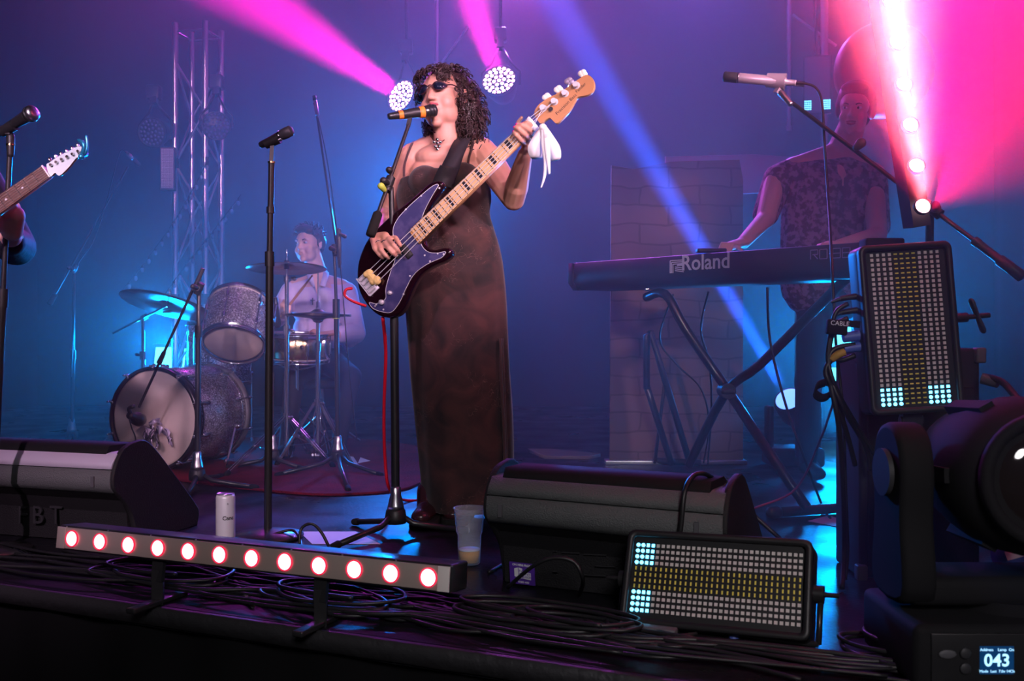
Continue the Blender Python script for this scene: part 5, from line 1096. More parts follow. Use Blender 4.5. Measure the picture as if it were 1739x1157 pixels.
# ------------------------------------------------------------------ people
def head_frame(c, yaw, pitch, roll, s=1.0):
    """local: x to picture right, -y the face, z the crown; yaw turns the face towards picture right"""
    m = (Matrix.Rotation(yaw,3,'Z') @ Matrix.Rotation(roll,3,'Y') @ Matrix.Rotation(pitch,3,'X')).to_4x4(); m = m @ Matrix.Scale(s,4); m.translation = V(c); return m
def add_head(b, Tm, fem=True, mouth_open=0.0):
    E = lambda c,r,rot=None: q.ell(c,r,rot,18,12)
    q = M(Tm)
    E((0,.016,.032),(.074,.092,.082)); E((0,-.018,.012),(.068,.078,.072)); E((0,-.034,-.030),(.059,.060,.072)); E((0,-.028,-.055),(.058,.060,.060)); E((0,-.040,-.080),(.044,.048,.036))
    E((0,-.070,-.108-.010*mouth_open),(.020,.020,.015)); 
    for s in (-1,1):
        E((s*.037,-.058,-.048),(.025,.028,.030)); E((s*.028,-.080,.014),(.024,.014,.009)); E((s*.030,-.030,-.070),(.029,.048,.042))
        E((s*.0105,-.097,-.040),(.0085,.010,.007)); q.cap((s*.076,.008,-.030),(s*.080,.014,.004),.010,.013,flat=.7,up=(1,0,0)); E((s*.079,.012,-.008),(.007,.018,.028))
    q.cap((0,-.086,.006),(0,-.106,-.036),.0075,.0105); E((0,-.084,-.066),(.026,.016,.020)); E((0,-.086,-.056),(.020,.012,.008))
    b.v_off = 0; b.add([V(v) for v in q.v], q.f, True)
def head_details(t, Tm, fem=True, mouth_open=0.0, eyes=True, lips='lips'):
    b = M(Tm); o = .009*mouth_open
    b.cap((-.019,-.0945,-.066+o*.4),(0,-.1015,-.063+o*.4),.0040,.0058,flat=.8); b.cap((0,-.1015,-.063+o*.4),(.019,-.0945,-.066+o*.4),.0058,.0040,flat=.8)
    b.cap((-.017,-.0935,-.074-o),(0,-.0995,-.078-o),.0040,.0066,flat=.8); b.cap((0,-.0995,-.078-o),(.017,-.0935,-.074-o),.0066,.0040,flat=.8); b.build('lips',lips,t)
    if mouth_open: b = M(Tm); b.ell((0,-.094,-.072),(.016,.008,.008*mouth_open)); b.build('mouth','mouth',t)
    if eyes:
        for s in (-1,1):
            b = M(Tm); b.ell((s*.030,-.0815,-.002),(.0135,.009,.0072),n=14,m=10); b.build('eye','eye_white',t)
            b = M(Tm); b.ell((s*.030-.003,-.0885,-.002),(.0058,.003,.0062),n=12,m=8); b.build('iris','eye_dark',t)
            b = M(Tm); b.tube([(s*.016,-.093,.013),(s*.030,-.0935,.0185),(s*.047,-.082,.014)],lambda u:.0035*(1.2-u) ,6,4); b.build('eyebrow','hair_brown',t)
def fingers(b, chains, r0=.0088, r1=.0066):
    for ch in chains:
        n = len(ch)
        for i in range(n-1):
            ra = r0+(r1-r0)*i/(n-1); rb = r0+(r1-r0)*(i+1)/(n-1); b.cap(ch[i],ch[i+1],ra,rb,n=10)
# ---------------------------------------------------------------- singer
YS = 3.75
def S(px,py,dy=0.0): return P(px,py,YS+dy)
foot = G(752,893); singer = thing('person','person singing in a long mottled brown dress, dark curls and small sunglasses, playing bass','person',(foot.x,YS,0))
HM = head_frame(S(754,166,.0), -.40, -.13, -.13, 1.06)
b = M(); add_head(b, HM, True, 1.0)
nb = S(764,246,.03)
b.cap(HM @ V((0,.018,-.045)), nb, .050,.057,flat=.95); b.cap(HM @ V((0,-.02,-.085)), S(757,236,-.02), .042,.046)
# shoulders and chest
b.cap(S(766,256,.03), S(704,266,.03), .058,.056,flat=.9); b.cap(S(766,256,.03), S(818,258,.03), .060,.056,flat=.9)
b.cap(S(762,232,.03), S(715,254,.03), .040,.040); b.cap(S(768,228,.04), S(808,244,.04), .042,.042)
for (py,xl,xr,ry,cy_) in ((275,692,818,.070,.01),(292,694,824,.085,-.005),(312,682,826,.092,-.005)):
    c = S((xl+xr)/2,py,cy_+.02); w_ = (xr-xl)/2*YS/F; b.ell(c,(w_,ry,.07),n=24,m=12)
b.ell(S(757,268,-.012),(.115,.062,.055),n=24,m=12)
# torso under the dress
b.cap(S(757,330,.02),S(765,400,.02),.100,.100,flat=.8); b.cap(S(765,400,.02),S(770,470,.02),.100,.11,flat=.85)
# right arm (picture left) down to the strings
sh, el, wr = S(697,270,.03), P(656,366,3.90), P(652,392,3.585)
b.cap(sh, sh.lerp(el,.4), .054,.050); b.cap(sh.lerp(el,.4), el, .050,.041); b.cap(el, el.lerp(wr,.35), .042,.041); b.cap(el.lerp(wr,.35), wr, .041,.027,flat=.85)
# palm and fingers over the strings
kn = [P(633,408,3.50),P(642,412,3.485),P(652,412,3.475),P(661,409,3.47)]
for k in kn: b.cap(wr, k, .020,.012,flat=.8)
b.cap(P(642,402,3.52),P(655,402,3.50),.018,.018)
ch_r = [[kn[0],P(636,422,3.455),P(645,433,3.445),P(650,438,3.455)],[kn[1],P(647,424,3.440),P(655,434,3.435),P(660,438,3.448)],[kn[2],P(660,422,3.430),P(667,430,3.428),P(671,434,3.445)],[kn[3],P(668,416,3.430),P(675,424,3.432),P(678,429,3.446)],[P(664,396,3.52),P(672,404,3.48),P(677,412,3.455),P(680,417,3.45)]]
fingers(b, ch_r, .0098,.0075)
# left arm (picture right) up to the neck of the bass
sh2, el2, wr2 = S(826,266,.02), P(872,338,3.64), P(892,262,3.445)
b.cap(sh2, sh2.lerp(el2,.45), .056,.053); b.cap(sh2.lerp(el2,.45), el2, .053,.043); b.cap(el2, el2.lerp(wr2,.3), .042,.043); b.cap(el2.lerp(wr2,.3), wr2, .043,.026,flat=.9)
kl = [P(907,226,3.375),P(904,233,3.378),P(899,239,3.382),P(893,246,3.388)]
for k in kl: b.cap(wr2, k, .021,.0125,flat=.85)
b.cap(P(902,236,3.40),P(895,248,3.405),.020,.020)
ch_l = [[kl[0],P(906,215,3.335),P(896,208,3.315),P(889,210,3.322)],[kl[1],P(899,221,3.325),P(886,212,3.305),P(879,212,3.315)],[kl[2],P(891,229,3.325),P(880,219,3.305),P(875,217,3.315)],[kl[3],P(884,238,3.335),P(876,229,3.315),P(873,225,3.322)],[P(890,244,3.43),P(878,226,3.44),P(880,208,3.435),P(886,200,3.425)]]
fingers(b, ch_l, .0092,.0070)
body = b.build('body','skin',singer,remesh=.0034,smooth=3)
def soften(o, Tm, it, keep_y=-.088, s=1.0, lo=-.20):
    W = WM[o.name]; inv = Tm.inverted() @ W; bm = bmesh.new(); bm.from_mesh(o.data)
    vs = []
    for v in bm.verts:
        q = inv @ v.co
        if abs(q.x) < .074 and -.13 < q.y < .10 and lo < q.z < .12 and not (q.y < keep_y and abs(q.x) < .028 and q.z > -.05): vs.append(v)
    for _ in range(it): bmesh.ops.smooth_vert(bm, verts=vs, factor=.5, use_axis_x=True, use_axis_y=True, use_axis_z=True)
    bm.to_mesh(o.data); bm.free()
soften(body, HM, 14)
head_details(singer, HM, True, 1.0, eyes=False)
for i, c in enumerate(ch_l[:4]):
    b = M(); d = (c[3]-c[2]).normalized(); b.ell(c[3]+d*.004+V((0,-.005,0)),(.0045,.003,.0050),n=10,m=6); b.build('fingernail','nail_pink',singer)
# rings
for p, q in ((ch_r[1][0].lerp(ch_r[1][1],.15),ch_r[1][1]),(ch_r[2][0].lerp(ch_r[2][1],.1),ch_r[2][1]),(ch_l[1][0].lerp(ch_l[1][1],.7),ch_l[1][1]),(ch_l[2][0].lerp(ch_l[2][1],.35),ch_l[2][1])):
    d = (q-p).normalized(); b = M(mtx(p,d)); b.rings([[V((a*math.cos(2*PI*k/20),a*math.sin(2*PI*k/20),z)) for a,z in ((.0100,-.003),(.0118,-.003),(.0118,.003),(.0100,.003))] for k in range(20)],closed=True); b.build('finger_ring','silver',singer)
# sunglasses
sg = M(HM)
for s in (-1,1):
    lens = catmull([(s*.010,-.104,.004),(s*.022,-.104,.015),(s*.042,-.096,.013),(s*.056,-.084,.001),(s*.044,-.095,-.012),(s*.022,-.103,-.013)],5,True)
    b = M(HM); n = len(lens); c = sum(lens,V())/n; front = [p+V((0,-.0015,0)) for p in lens]; back_ = [p+V((0,.0015,0)) for p in lens]
    b.add(front+back_+[c+V((0,-.004,0)),c+V((0,.001,0))],[(i,(i+1)%n,2*n) for i in range(n)]+[(n+(i+1)%n,n+i,2*n+1) for i in range(n)]+[(i,n+i,n+(i+1)%n,(i+1)%n) for i in range(n)],True); ln = b.build('sunglass_lens','sunglass',singer)
    sg.tube(lens,.0022,6,closed=True)
    sg.tube([(s*.056,-.084,.003),(s*.070,-.070,.006),(s*.078,-.03,.004),(s*.080,.01,.0)],.0022,6,4)
sg.tube([(-.010,-.104,.005),(0,-.107,.008),(.010,-.104,.005)],.0022,6,3); sg.build('sunglass_frame','frame_brown',singer)
# earring, choker, pendant
ex = HM @ V((.082,.004,-.052)); b = M(); b.rings([[ex+V(((.0135+.0022*math.cos(2*PI*j/6))*math.cos(2*PI*k/20)*.8,.002*math.sin(2*PI*j/6),(.0135+.0022*math.cos(2*PI*j/6))*math.sin(2*PI*k/20))) for j in range(6)] for k in range(20)],closed=True); b.build('hoop_earring','silver',singer)
b = M(); b.tube([S(728,219,-.005),S(736,224,-.045),S(748,226,-.052),S(764,222,-.038),S(777,214,.0)],.0028,6,5); b.build('choker','frame_brown',singer)
b = M(); b.tube([S(728,225,.0),S(734,236,-.045),S(744,243,-.070),S(757,236,-.058),S(770,225,-.03),S(779,217,.01)],.0018,6,5); b.build('necklace_cord','frame_brown',singer)
b = M()
for dx_, dz_ in ((0,0),(.012,.004),(-.012,.004),(.007,-.012),(-.007,-.012),(0,.013),(0,-.022)): b.ell(S(743,243,-.078)+V((dx_,0,dz_)),(.0065,.004,.0065),n=10,m=6)
b.build('pendant','silver',singer)
# dress: skirt and bodice as one garment
def ringpts(py,xl,xr,ry,cy_,n=72,tilt=0.0,fold=0.0):
    a = P(xl,py,YS); c_ = P(xr,py,YS); cx_ = (a.x+c_.x)/2; w_ = (c_.x-a.x)/2; o = []
    for k in range(n):
        an = 2*PI*k/n; f = 1+fold*(.5*math.sin(7*an+py*.004)+.5*math.sin(4*an+1.3+py*.002)+.35*math.sin(13*an+py*.01)); x = w_*math.cos(an)*(1 if abs(math.cos(an)) > .97 else f); y = ry*math.sin(an)*f
        o.append(V((cx_+x, YS+.02+cy_+y, a.z+tilt*math.cos(an))))
    return o
prof = [(290,690,822,.085,.0),(300,682,826,.098,.0),(318,674,833,.108,.0),(340,672,834,.106,.0),(362,677,832,.100,.0),(385,681,838,.106,.0),(410,682,846,.118,.0),(440,683,853,.128,.0),(480,685,858,.134,.0),(520,687,861,.136,.0),(570,691,863,.136,.0),(630,695,866,.134,.0),(700,702,871,.134,.0),(770,709,873,.136,.0),(830,715,872,.138,.0),(866,718,868,.140,.0)]
rs = []
pp = catmull([V((a[1],a[2],a[3])) for a in prof],5); py_ = catmull([V((a[0],0,0)) for a in prof],5)
for q, y in zip(pp,py_): rs.append(ringpts(y.x,q.x,q.y,q.z,0,fold=.03*max(0,min(1,(y.x-390)/200)),tilt=.018 if y.x < 300 else 0))
b = M(); b.rings(rs); b.ell(S(722,308,-.057),(.063,.058,.060)); b.ell(S(787,303,-.057),(.063,.058,.060)); b.cap(S(722,312,-.04),S(786,308,-.04),.058,.058); b.cap(S(716,305,-.055),S(792,300,-.055),.040,.040)
dress = b.build('dress','dress',singer,remesh=.0055,smooth=3)
# raised slit edge on the picture-right side, shoulder straps
b = M(); b.tube([S(850,575,-.075),S(851,640,-.080),S(855,720,-.082),S(857,790,-.084),S(857,862,-.086)],.006,8,5); b.tube([S(853,575,-.068),S(856,660,-.070),S(861,790,-.070),S(861,862,-.072)],.004,8,5); b.build('slit_hem','bodice',singer)
b = M(); b.strip([S(686,300,-.085),S(687,280,-.058),S(694,258,-.035),S(700,244,.0),S(704,240,.05)],(.009,0,.002),.003,5); b.build('dress_strap','bodice',singer)
b = M(); b.strip([S(794,290,-.09),S(796,270,-.066),S(801,252,-.045),S(804,238,-.01),S(802,232,.05)],(.009,0,.002),.003,5); b.build('dress_strap','bodice',singer)
# boots
for x, yy in ((728,3.70),(780,3.76)):
    p = P(x,880,yy); p.z = 0; b = M(); b.cap(p+V((0,.06,.11)),p+V((0,.05,.05)),.05,.05); b.cap(p+V((0,.05,.045)),p+V((-.02,-.09,.040)),.045,.038,flat=.8,up=(0,0,1)); b.build('boot','frame_brown',singer,remesh=.006,smooth=2)
    b = M(); o = catmull([(p.x-.05,p.y+.09,0),(p.x+.05,p.y+.09,0),(p.x+.045,p.y-.02,0),(p.x+.03,p.y-.13,0),(p.x-.055,p.y-.13,0),(p.x-.06,p.y-.02,0)],4,True); b.prism([(q.x,q.y) for q in o],T0,.002,.030,.005); b.build('boot_sole','rubber',singer)
# curly hair
rh = random.Random(5)
b = M(HM); b.ell((.006,.036,.040),(.086,.094,.080)); b.ell((.064,.062,-.035),(.050,.056,.088)); b.ell((-.058,.035,-.03),(.030,.050,.078)); b.ell((0,.075,-.05),(.085,.055,.095)); b.ell((.068,.055,-.115),(.040,.042,.050)); b.ell((-.052,.035,-.125),(.028,.034,.055))
core = b.build('hair','hair_dark',singer,remesh=.006,smooth=2)
b = M(HM)
def curl(p, d, L, turns, r, th):
    p, d = V(p), V(d).normalized(); n = int(turns*7); pts = []; ph = rh.uniform(0,6.28); side = frame(d)
    for i in range(n+1):
        t = i/n; g = d.lerp(V((0,0,-1)),min(1,t*.9)).normalized(); q = p+d*L*t*(1-t*.45)+V((0,0,-1))*L*.55*t*t
        rr = r*(.35+.65*math.sin(min(1,t*1.6+.12)*PI*.62)); pts.append(q+side @ V((rr*math.cos(ph+turns*2*PI*t),rr*math.sin(ph+turns*2*PI*t),0)))
    b.tube(pts,lambda u: th*(1.1-.65*u),5)
regions = [((.006,.036,.040),(.088,.096,.082),340),((.066,.062,-.035),(.052,.058,.090),300),((-.060,.035,-.03),(.032,.052,.080),110),((0,.075,-.05),(.087,.057,.097),130),((.070,.055,-.115),(.042,.044,.052),170),((-.052,.035,-.125),(.030,.036,.057),100)]
for c, r, n in regions:
    k = 0
    while k < n:
        d = V((rh.gauss(0,1),rh.gauss(0,1),rh.gauss(0,1))).normalized()
        p = V(c)+V((d.x*r[0],d.y*r[1],d.z*r[2])); k += 1
        if p.y < -.020 and p.z < .062 and abs(p.x) < .074: continue      # keep the face clear
        curl(p, d+V((0,0,.15)), rh.uniform(.020,.048), rh.uniform(1.3,2.6), rh.uniform(.004,.0085), rh.uniform(.0018,.0030))
for k in range(80):                                                    # fringe over the forehead
    x = rh.uniform(-.074,.074); z = rh.uniform(.070,.092)-.30*max(0,abs(x)-.045)
    if -.030 < x < .015 and k % 3: continue
    curl((x,-.060-.02*(1-abs(x)/.07),z),(x*.6,-1.0,.1),rh.uniform(.028,.055),rh.uniform(1.4,2.4),rh.uniform(.004,.008),rh.uniform(.0018,.0028))
for k in range(34):
    x = rh.uniform(.018,.066); curl((x,-.074+.35*max(0,x-.03),rh.uniform(.060,.082)),(.3,-.75,-.9),rh.uniform(.035,.060),rh.uniform(1.6,2.6),rh.uniform(.005,.008),rh.uniform(.0018,.0028))
for k in range(14):
    x = rh.uniform(-.070,-.040); curl((x,-.066,rh.uniform(.050,.078)),(-.3,-.7,-.9),rh.uniform(.03,.055),rh.uniform(1.6,2.6),rh.uniform(.004,.007),rh.uniform(.0018,.0026))
for k in range(60):
    s = rh.choice((-1,1,1)); curl((s*rh.uniform(.064,.078),rh.uniform(-.055,.0),rh.uniform(-.05,.06)),(s,-.35,-.2),rh.uniform(.025,.05),rh.uniform(1.5,2.6),rh.uniform(.005,.009),rh.uniform(.002,.003)) if not (s > 0 and rh.random() < .75) else None
b.build('hair_curls','hair_dark',singer)
# ---------------------------------------------------------------- bass guitar
g0, g1 = P(628,480,3.50), P(905,210,3.345); gd = (g1-g0).normalized(); n0 = V((0,-1,0)); n0 = (n0-gd*n0.dot(gd)).normalized(); w0 = gd.cross(n0)
if w0.z < 0: w0 = -w0
gn = (n0+w0*.30).normalized(); gy = (w0-gn*w0.dot(gn)).normalized()
GT = Matrix((gd, gy, gd.cross(gy))).transposed().to_4x4(); GT.translation = g0
if gd.cross(gy).dot(gn) < 0:
    gy = -gy; GT = Matrix((gd, gy, gd.cross(gy))).transposed().to_4x4(); GT.translation = g0
GI = GT.inverted()
def L2(px,py): q = GI @ ray_plane(px,py,g0,gn); return (q.x,q.y)
bass = thing('bass_guitar','dark glossy four-string bass guitar with maple neck, held by the singer','guitar',T=GT)
def smooth2(pts,n=6,closed=True): return [(p.x,p.y) for p in catmull([V((a,b_,0)) for a,b_ in pts],n,closed)]
out = [L2(*p) for p in ((716,392),(728,352),(744,328),(752,313),(746,307),(730,311),(710,328),(690,345),(668,362),(640,388),(622,410),(610,438),(606,462),(608,488),(615,506),(628,524),(644,536),(662,539),(678,532),(689,515),(698,492),(712,468),(733,452),(754,443),(765,432),(763,422),(752,421),(738,424),(726,420),(720,408))]
b = M(GT); b.prism(smooth2(out,5),T0,-.044,0,.007); b.build('body','bass_body',bass)
pg = [L2(*p) for p in ((712,394),(720,362),(734,334),(745,315),(736,316),(716,332),(694,352),(676,372),(668,392),(672,420),(672,440),(664,462),(656,490),(655,508),(640,516),(628,514),(634,524),(650,530),(666,530),(680,512),(690,490),(704,466),(726,449),(750,438),(757,428),(744,430),(730,429),(720,422),(714,410))]
b = M(GT); b.prism(smooth2(pg,5),T0,.0004,.0030,.0008); b.build('pickguard','pearl_guard',bass)
sp = smooth2(pg,5); b = M(GT); b.tube([V((x,y,.0028)) for x,y in sp],.0011,5,closed=True); b.build('pickguard_edge','guard_edge',bass)
for px_, py_2 in ((747,320),(716,333),(690,356),(722,434),(744,431),(754,432),(731,444),(697,469),(686,500),(676,420),(638,520),(652,526)):
    x, y = L2(px_,py_2); b = M(GT); b.cyl((x,y,.0025),(x,y,.0045),.0032,n=10); b.build('screw','bridge_metal',bass)
# neck, fretboard, frets, inlays
SL = GI @ g1; scl = SL.x; e0 = L2(709,402)[0]; w_b, w_n = .0305, .0205
b = M(GT); b.prism([(e0-.01,-w_b),(scl+.006,-w_n),(scl+.006,w_n),(e0-.01,w_b)],T0,-.014,.008,.004); b.build('neck','maple_side',bass)
b = M(GT); b.prism([(e0,-w_b-.0005),(scl,-w_n-.0005),(scl,w_n+.0005),(e0,w_b+.0005)],T0,.008,.0145,.001); b.build('fretboard','maple',bass)
def wid(x): u = (x-e0)/(scl-e0); return w_b+(w_n-w_b)*u
frx = [scl*(2**(-k/12)) for k in range(0,21)]
for k in range(1,21):
    x = frx[k]
    if x < e0+.004: continue
    b = M(GT); b.box((x,0,.0150),(.0018,2*wid(x),.0014)); b.build('fret','silver',bass)
for k in (3,5,7,9,12,15,17,19):
    x = (frx[k]+frx[k-1])/2
    if x < e0: continue
    b = M(GT); b.box((x,0,.01455),((frx[k-1]-frx[k])*.40,wid(x)*1.5,.0008)); b.build('block_inlay','inlay_black',bass)
b = M(GT); b.box((scl+.001,0,.0150),(.004,2*w_n,.005)); b.build('nut','tuner_white',bass)
# headstock
hs = [L2(*p) for p in ((908,194),(914,180),(930,168),(950,158),(966,148),(985,134),(998,128),(1007,134),(1010,146),(1006,157),(996,163),(982,166),(975,176),(968,188),(956,202),(946,210),(940,206),(934,201),(926,205),(918,210))]
b = M(GT); b.prism(smooth2(hs,4),T0,-.014,.004,.003); b.build('headstock','maple_side',bass)
b = M(GT); b.prism(smooth2([(x*.998+(scl+.10)*.002,y*.985) for x,y in hs],4),T0,.0038,.0052,.0); b.build('headstock_face','maple_head',bass)
po = [L2(*p) for p in ((924,185),(943,174),(961,160),(980,146))]; eg = [L2(*p) for p in ((916,172),(928,165),(949,152),(990,127))]; ears = [L2(*p) for p in ((927,164),(947,151),(965,137),(988,124))]
for k, (x, y) in enumerate(po):
    b = M(GT); b.cyl((x,y,.005),(x,y,.020),.0085,.0075,n=16); b.cyl((x,y,.0195),(x,y,.022),.0095,n=16); b.cyl((x,y,.005),(x,y,.0065),.012,n=18); pst = b.build('tuning_post','bridge_metal',bass)
    ex_, ey_ = ears[k]; d2 = V((ex_-x,ey_-y,0)).normalized(); s2 = V((-d2.y,d2.x,0)); c = V((ex_,ey_,-.010))
    b = M(GT); b.cyl(V((x,y,-.012)),c-d2*.012,.0035,n=8); b.build('tuner_shaft','chrome',bass)
    b = M(GT); b.ell(c-s2*.007,(.0105,.0105,.0042),n=14,m=8); b.ell(c+s2*.007,(.0105,.0105,.0042),n=14,m=8); b.ell(c+d2*.006,(.0105,.0105,.0042),n=14,m=8); b.ell(c-d2*.006,(.008,.008,.004),n=14,m=8); b.build('tuner_key','tuner_white' if k != 2 else 'scarf',bass)
x, y = L2(937,187); b = M(GT); b.cyl((x,y,.005),(x,y,.012),.008,n=16); b.build('string_tree','chrome',bass)
rt = GT @ Matrix.Translation((*L2(962,178),.0053)) @ Matrix.Rotation(.02,4,'Z')
text('Precision Bass',.016,rt,'inlay_black','headstock_lettering',bass,.0002)
x, y = L2(987,150); rt = GT @ Matrix.Translation((x,y,.0053)); text('Fender',.015,rt,'inlay_black','headstock_lettering',bass,.0002)
# bridge, foam mute, strings, knobs, pickups
c = V((-.012,0,0)); b = M(GT); b.bbox((-.006,0,.002),(.045,.082,.004),.001); b.box((-.027,0,.007),(.003,.082,.014)); b.build('bridge_plate','bridge_metal',bass)
for k in range(4):
    y = (k-1.5)*.019; b = M(GT); b.cyl((-.022,y,.009),(.006,y,.009),.0068,n=12); b.build('saddle','bridge_metal',bass)
b = M(GT)
for dx_, dy_, r_ in ((.022,.020,.017),(.020,.002,.016),(.028,-.018,.017),(.014,-.010,.013),(.012,.026,.012)): b.ell((dx_,dy_,.012),(r_,r_,.012),n=14,m=8)
b.build('foam_mute','foam_yellow',bass,remesh=.003,smooth=1)
for k in range(4):
    y0 = (k-1.5)*.0185; y1 = (k-1.5)*.0105; x2, y2 = po[[3,2,1,0][k]] if False else po[k if po[0][1] < po[3][1] else 3-k]
    b = M(GT); b.cyl((-.005,y0,.017),(scl,y1,.0185),.0014-.0002*0,n=6); b.cyl((scl,y1,.0185),(*po[3-k if (po[0][1]>0)==(y0>0) else k],.014),.0012,n=6); b.build('string','bridge_metal',bass)
for px_, py_2, r_, h_2 in ((650,514,.0095,.016),(664,498,.0075,.014),(640,518,.004,.006)):
    x, y = L2(px_,py_2); b = M(GT); b.lathe([(.0,.003),(r_,.003),(r_*.95,h_2),(.0,h_2+.001)],Matrix.Translation((x,y,0)),18); b.build('control_knob','bridge_metal',bass)
for q, yy in ((.145,.014),(.175,-.014)): b = M(GT); b.bbox((q,yy,.006),(.026,.056,.012),.004); b.build('pickup','black_plastic',bass)
# strap over the shoulder
b = M(); b.strip([S(757,310,-.195),S(760,298,-.175),S(766,282,-.155),S(773,264,-.125),S(781,246,-.085),S(787,234,-.03),S(788,228,.05),S(786,240,.12)],[(.064,0,-.012)]*3+[(.062,0,.004)]*2+[(.062,.0,.012)]*3,.003,6); b.build('strap','strap_black',bass)
b = M(); b.strip([S(750,316,-.22),S(756,300,-.20),S(764,284,-.165)],(.070,0,-.012),.005,4); b.build('strap_end','black_plastic',bass)
b = M(); x, y = L2(756,314); b.cyl((x,y,.0),(x,y,.012),.006,n=12); b.build('strap_pin','silver',bass)
# white ribbon tied under the nut
q = P(916,208,3.33); rb = thing('ribbon','white ribbon bow tied round the bass neck beside the headstock','ribbon',q)
b = M(); ring = []
for k in range(15):
    a = 2*PI*k/14; ring.append(GT @ V((scl-.004+.002*math.sin(a),.0265*math.cos(a),.001+.0215*math.sin(a))))
b.strip(ring,tuple(gd*.020),.002,2); b.build('ribbon_band','white_cloth',rb)
def rib(pts,ws,nm_='ribbon_tail'): b = M(); b.strip([P(*p) for p in pts],[V((w_,0,.15*w_)) for w_ in ws],.0016,6); return b.build(nm_,'white_cloth',rb)
rib([(922,216,3.32),(914,234,3.30),(909,250,3.30),(911,266,3.31),(916,270,3.33)],[.02,.042,.050,.040,.020],'ribbon_loop')
rib([(924,216,3.32),(932,232,3.29),(941,252,3.29),(944,270,3.30),(938,274,3.33)],[.018,.030,.040,.032,.020],'ribbon_loop')
rib([(922,216,3.31),(924,245,3.285),(926,272,3.285),(925,298,3.29),(919,319,3.295)],[.014,.018,.011,.010,.005])
rib([(925,216,3.31),(929,245,3.28),(931,270,3.28),(933,296,3.285)],[.014,.018,.014,.006])
b = M(); b.ell(P(922,216,3.31),(.013,.011,.012)); b.build('ribbon_knot','white_cloth',rb)
# ---------------------------------------------------------------- drummer
YD = 6.15
def D_(px,py,dy=0.0): return P(px,py,YD+dy)
dr = thing('person','person in a lilac shirt with short dark hair sitting behind the drum kit','person',(D_(535,600).x,YD,0))
HD = head_frame(D_(525,414,-.02), -.42, -.02, -.02, .97)
b = M(); add_head(b, HD, False); b.cap(HD @ V((0,.02,-.05)), D_(540,470,.03), .056,.062)
b.cap(D_(540,478,.03),D_(500,492,.03),.06,.06); b.cap(D_(540,478,.03),D_(580,490,.03),.06,.06); b.ell(D_(540,510,-.0),(.14,.10,.13)); b.cap(D_(540,520,.02),D_(545,580,.04),.13,.13,flat=.8)
# picture-left arm holds a raised stick, picture-right arm reaches over the snare
e1, w1 = P(470,540,6.0), P(484,530,5.78); b.cap(D_(494,492,.02),e1,.052,.042); b.cap(e1,w1,.042,.030)
e2, w2 = P(603,566,6.05), P(556,571,5.80); b.cap(D_(586,492,.03),e2,.052,.044); b.cap(e2,w2,.043,.030)
b.cap(w1,P(482,520,5.73),.030,.026,flat=.7); fingers(b,[[P(486,516,5.71),P(492,520,5.69),P(492,527,5.70),P(487,530,5.72)],[P(484,521,5.71),P(491,526,5.69),P(490,532,5.70),P(485,534,5.72)],[P(483,527,5.71),P(489,531,5.69),P(488,536,5.71)],[P(482,532,5.72),P(487,536,5.70),P(486,540,5.71)],[P(480,516,5.73),P(483,510,5.70),P(489,511,5.69)]],.0105,.0085)
b.cap(w2,P(540,572,5.74),.031,.028,flat=.75); fingers(b,[[P(536,566,5.72),P(528,568,5.69),P(525,575,5.69),P(529,579,5.71)],[P(535,571,5.72),P(527,574,5.69),P(525,580,5.69),P(530,583,5.71)],[P(536,576,5.73),P(529,580,5.70),P(528,585,5.71)],[P(538,580,5.74),P(532,585,5.71),P(532,589,5.72)],[P(541,564,5.73),P(533,561,5.71),P(527,564,5.70)]],.0105,.0085)
ob_ = b.build('body','skin_pale',dr,remesh=.005,smooth=3); soften(ob_, HD, 4); head_details(dr, HD, False, 0, True, 'skin')
b = M(HD); b.ell((0,.028,.046),(.084,.094,.080)); b.ell((0,-.045,.088),(.066,.045,.030)); b.ell((.04,-.055,.074),(.030,.030,.022)); b.ell((-.03,-.062,.080),(.030,.030,.022)); b.ell((.072,.035,.008),(.018,.045,.045)); b.ell((-.072,.035,.008),(.018,.045,.045)); b.ell((0,.085,-.01),(.06,.035,.06))
b.build('hair','hair_brown',dr,remesh=.006,smooth=1)
b = M(HD)
for k in range(150):
    d = V((rh.gauss(0,1),rh.gauss(-.3,1),abs(rh.gauss(0,1)))).normalized(); p = V((.0,.020,.046))+V((d.x*.084,d.y*.092,d.z*.078)); 
    if p.y < -.05 and p.z < .075: continue
    q = p+V((d.x*.02+rh.uniform(-.015,.015),-.018+d.y*.01,d.z*.014+.006)); b.tube([p,p.lerp(q,.5)+d*.006,q,q+V((.004,-.010,-.010))],lambda u:.0045*(1.1-u),5,2)
b.build('hair_locks','hair_brown',dr)
b = M()
b.cap(D_(541,470,.05),D_(541,500,.02),.066,.09); b.cap(D_(540,484,.03),D_(500,496,.03),.072,.070); b.cap(D_(540,488,.03),D_(582,498,.03),.068,.074); b.ell(D_(540,520,.0),(.165,.125,.15),n=24,m=14); b.ell(D_(543,560,.02),(.165,.135,.13),n=24,m=14); b.cap(D_(543,560,.02),D_(548,592,.04),.145,.150,flat=.85)
b.cap(D_(494,496,.02),e1,.066,.060); b.cap(e1,e1.lerp(w1,.6),.058,.045); b.cap(D_(588,498,.03),e2,.072,.066); b.cap(e2,e2.lerp(w2,.55),.066,.052); b.cap(e2+V((0,0,-.01)),e2+V((-.03,0,-.05)),.05,.04)
b.cap(D_(590,560,.0),D_(582,618,.0),.045,.012,flat=.4)
b.build('shirt','shirt_lilac',dr,remesh=.007,smooth=2)
b = M(); 
for s, x in ((-1,522),(1,552)): b.strip([D_(540+s*14,462,-.0),D_(540+s*12,472,-.075),D_(540+s*5+2,486,-.115)],(.035*s,0,-.012),.004,4)
b.build('collar','shirt_lilac',dr)
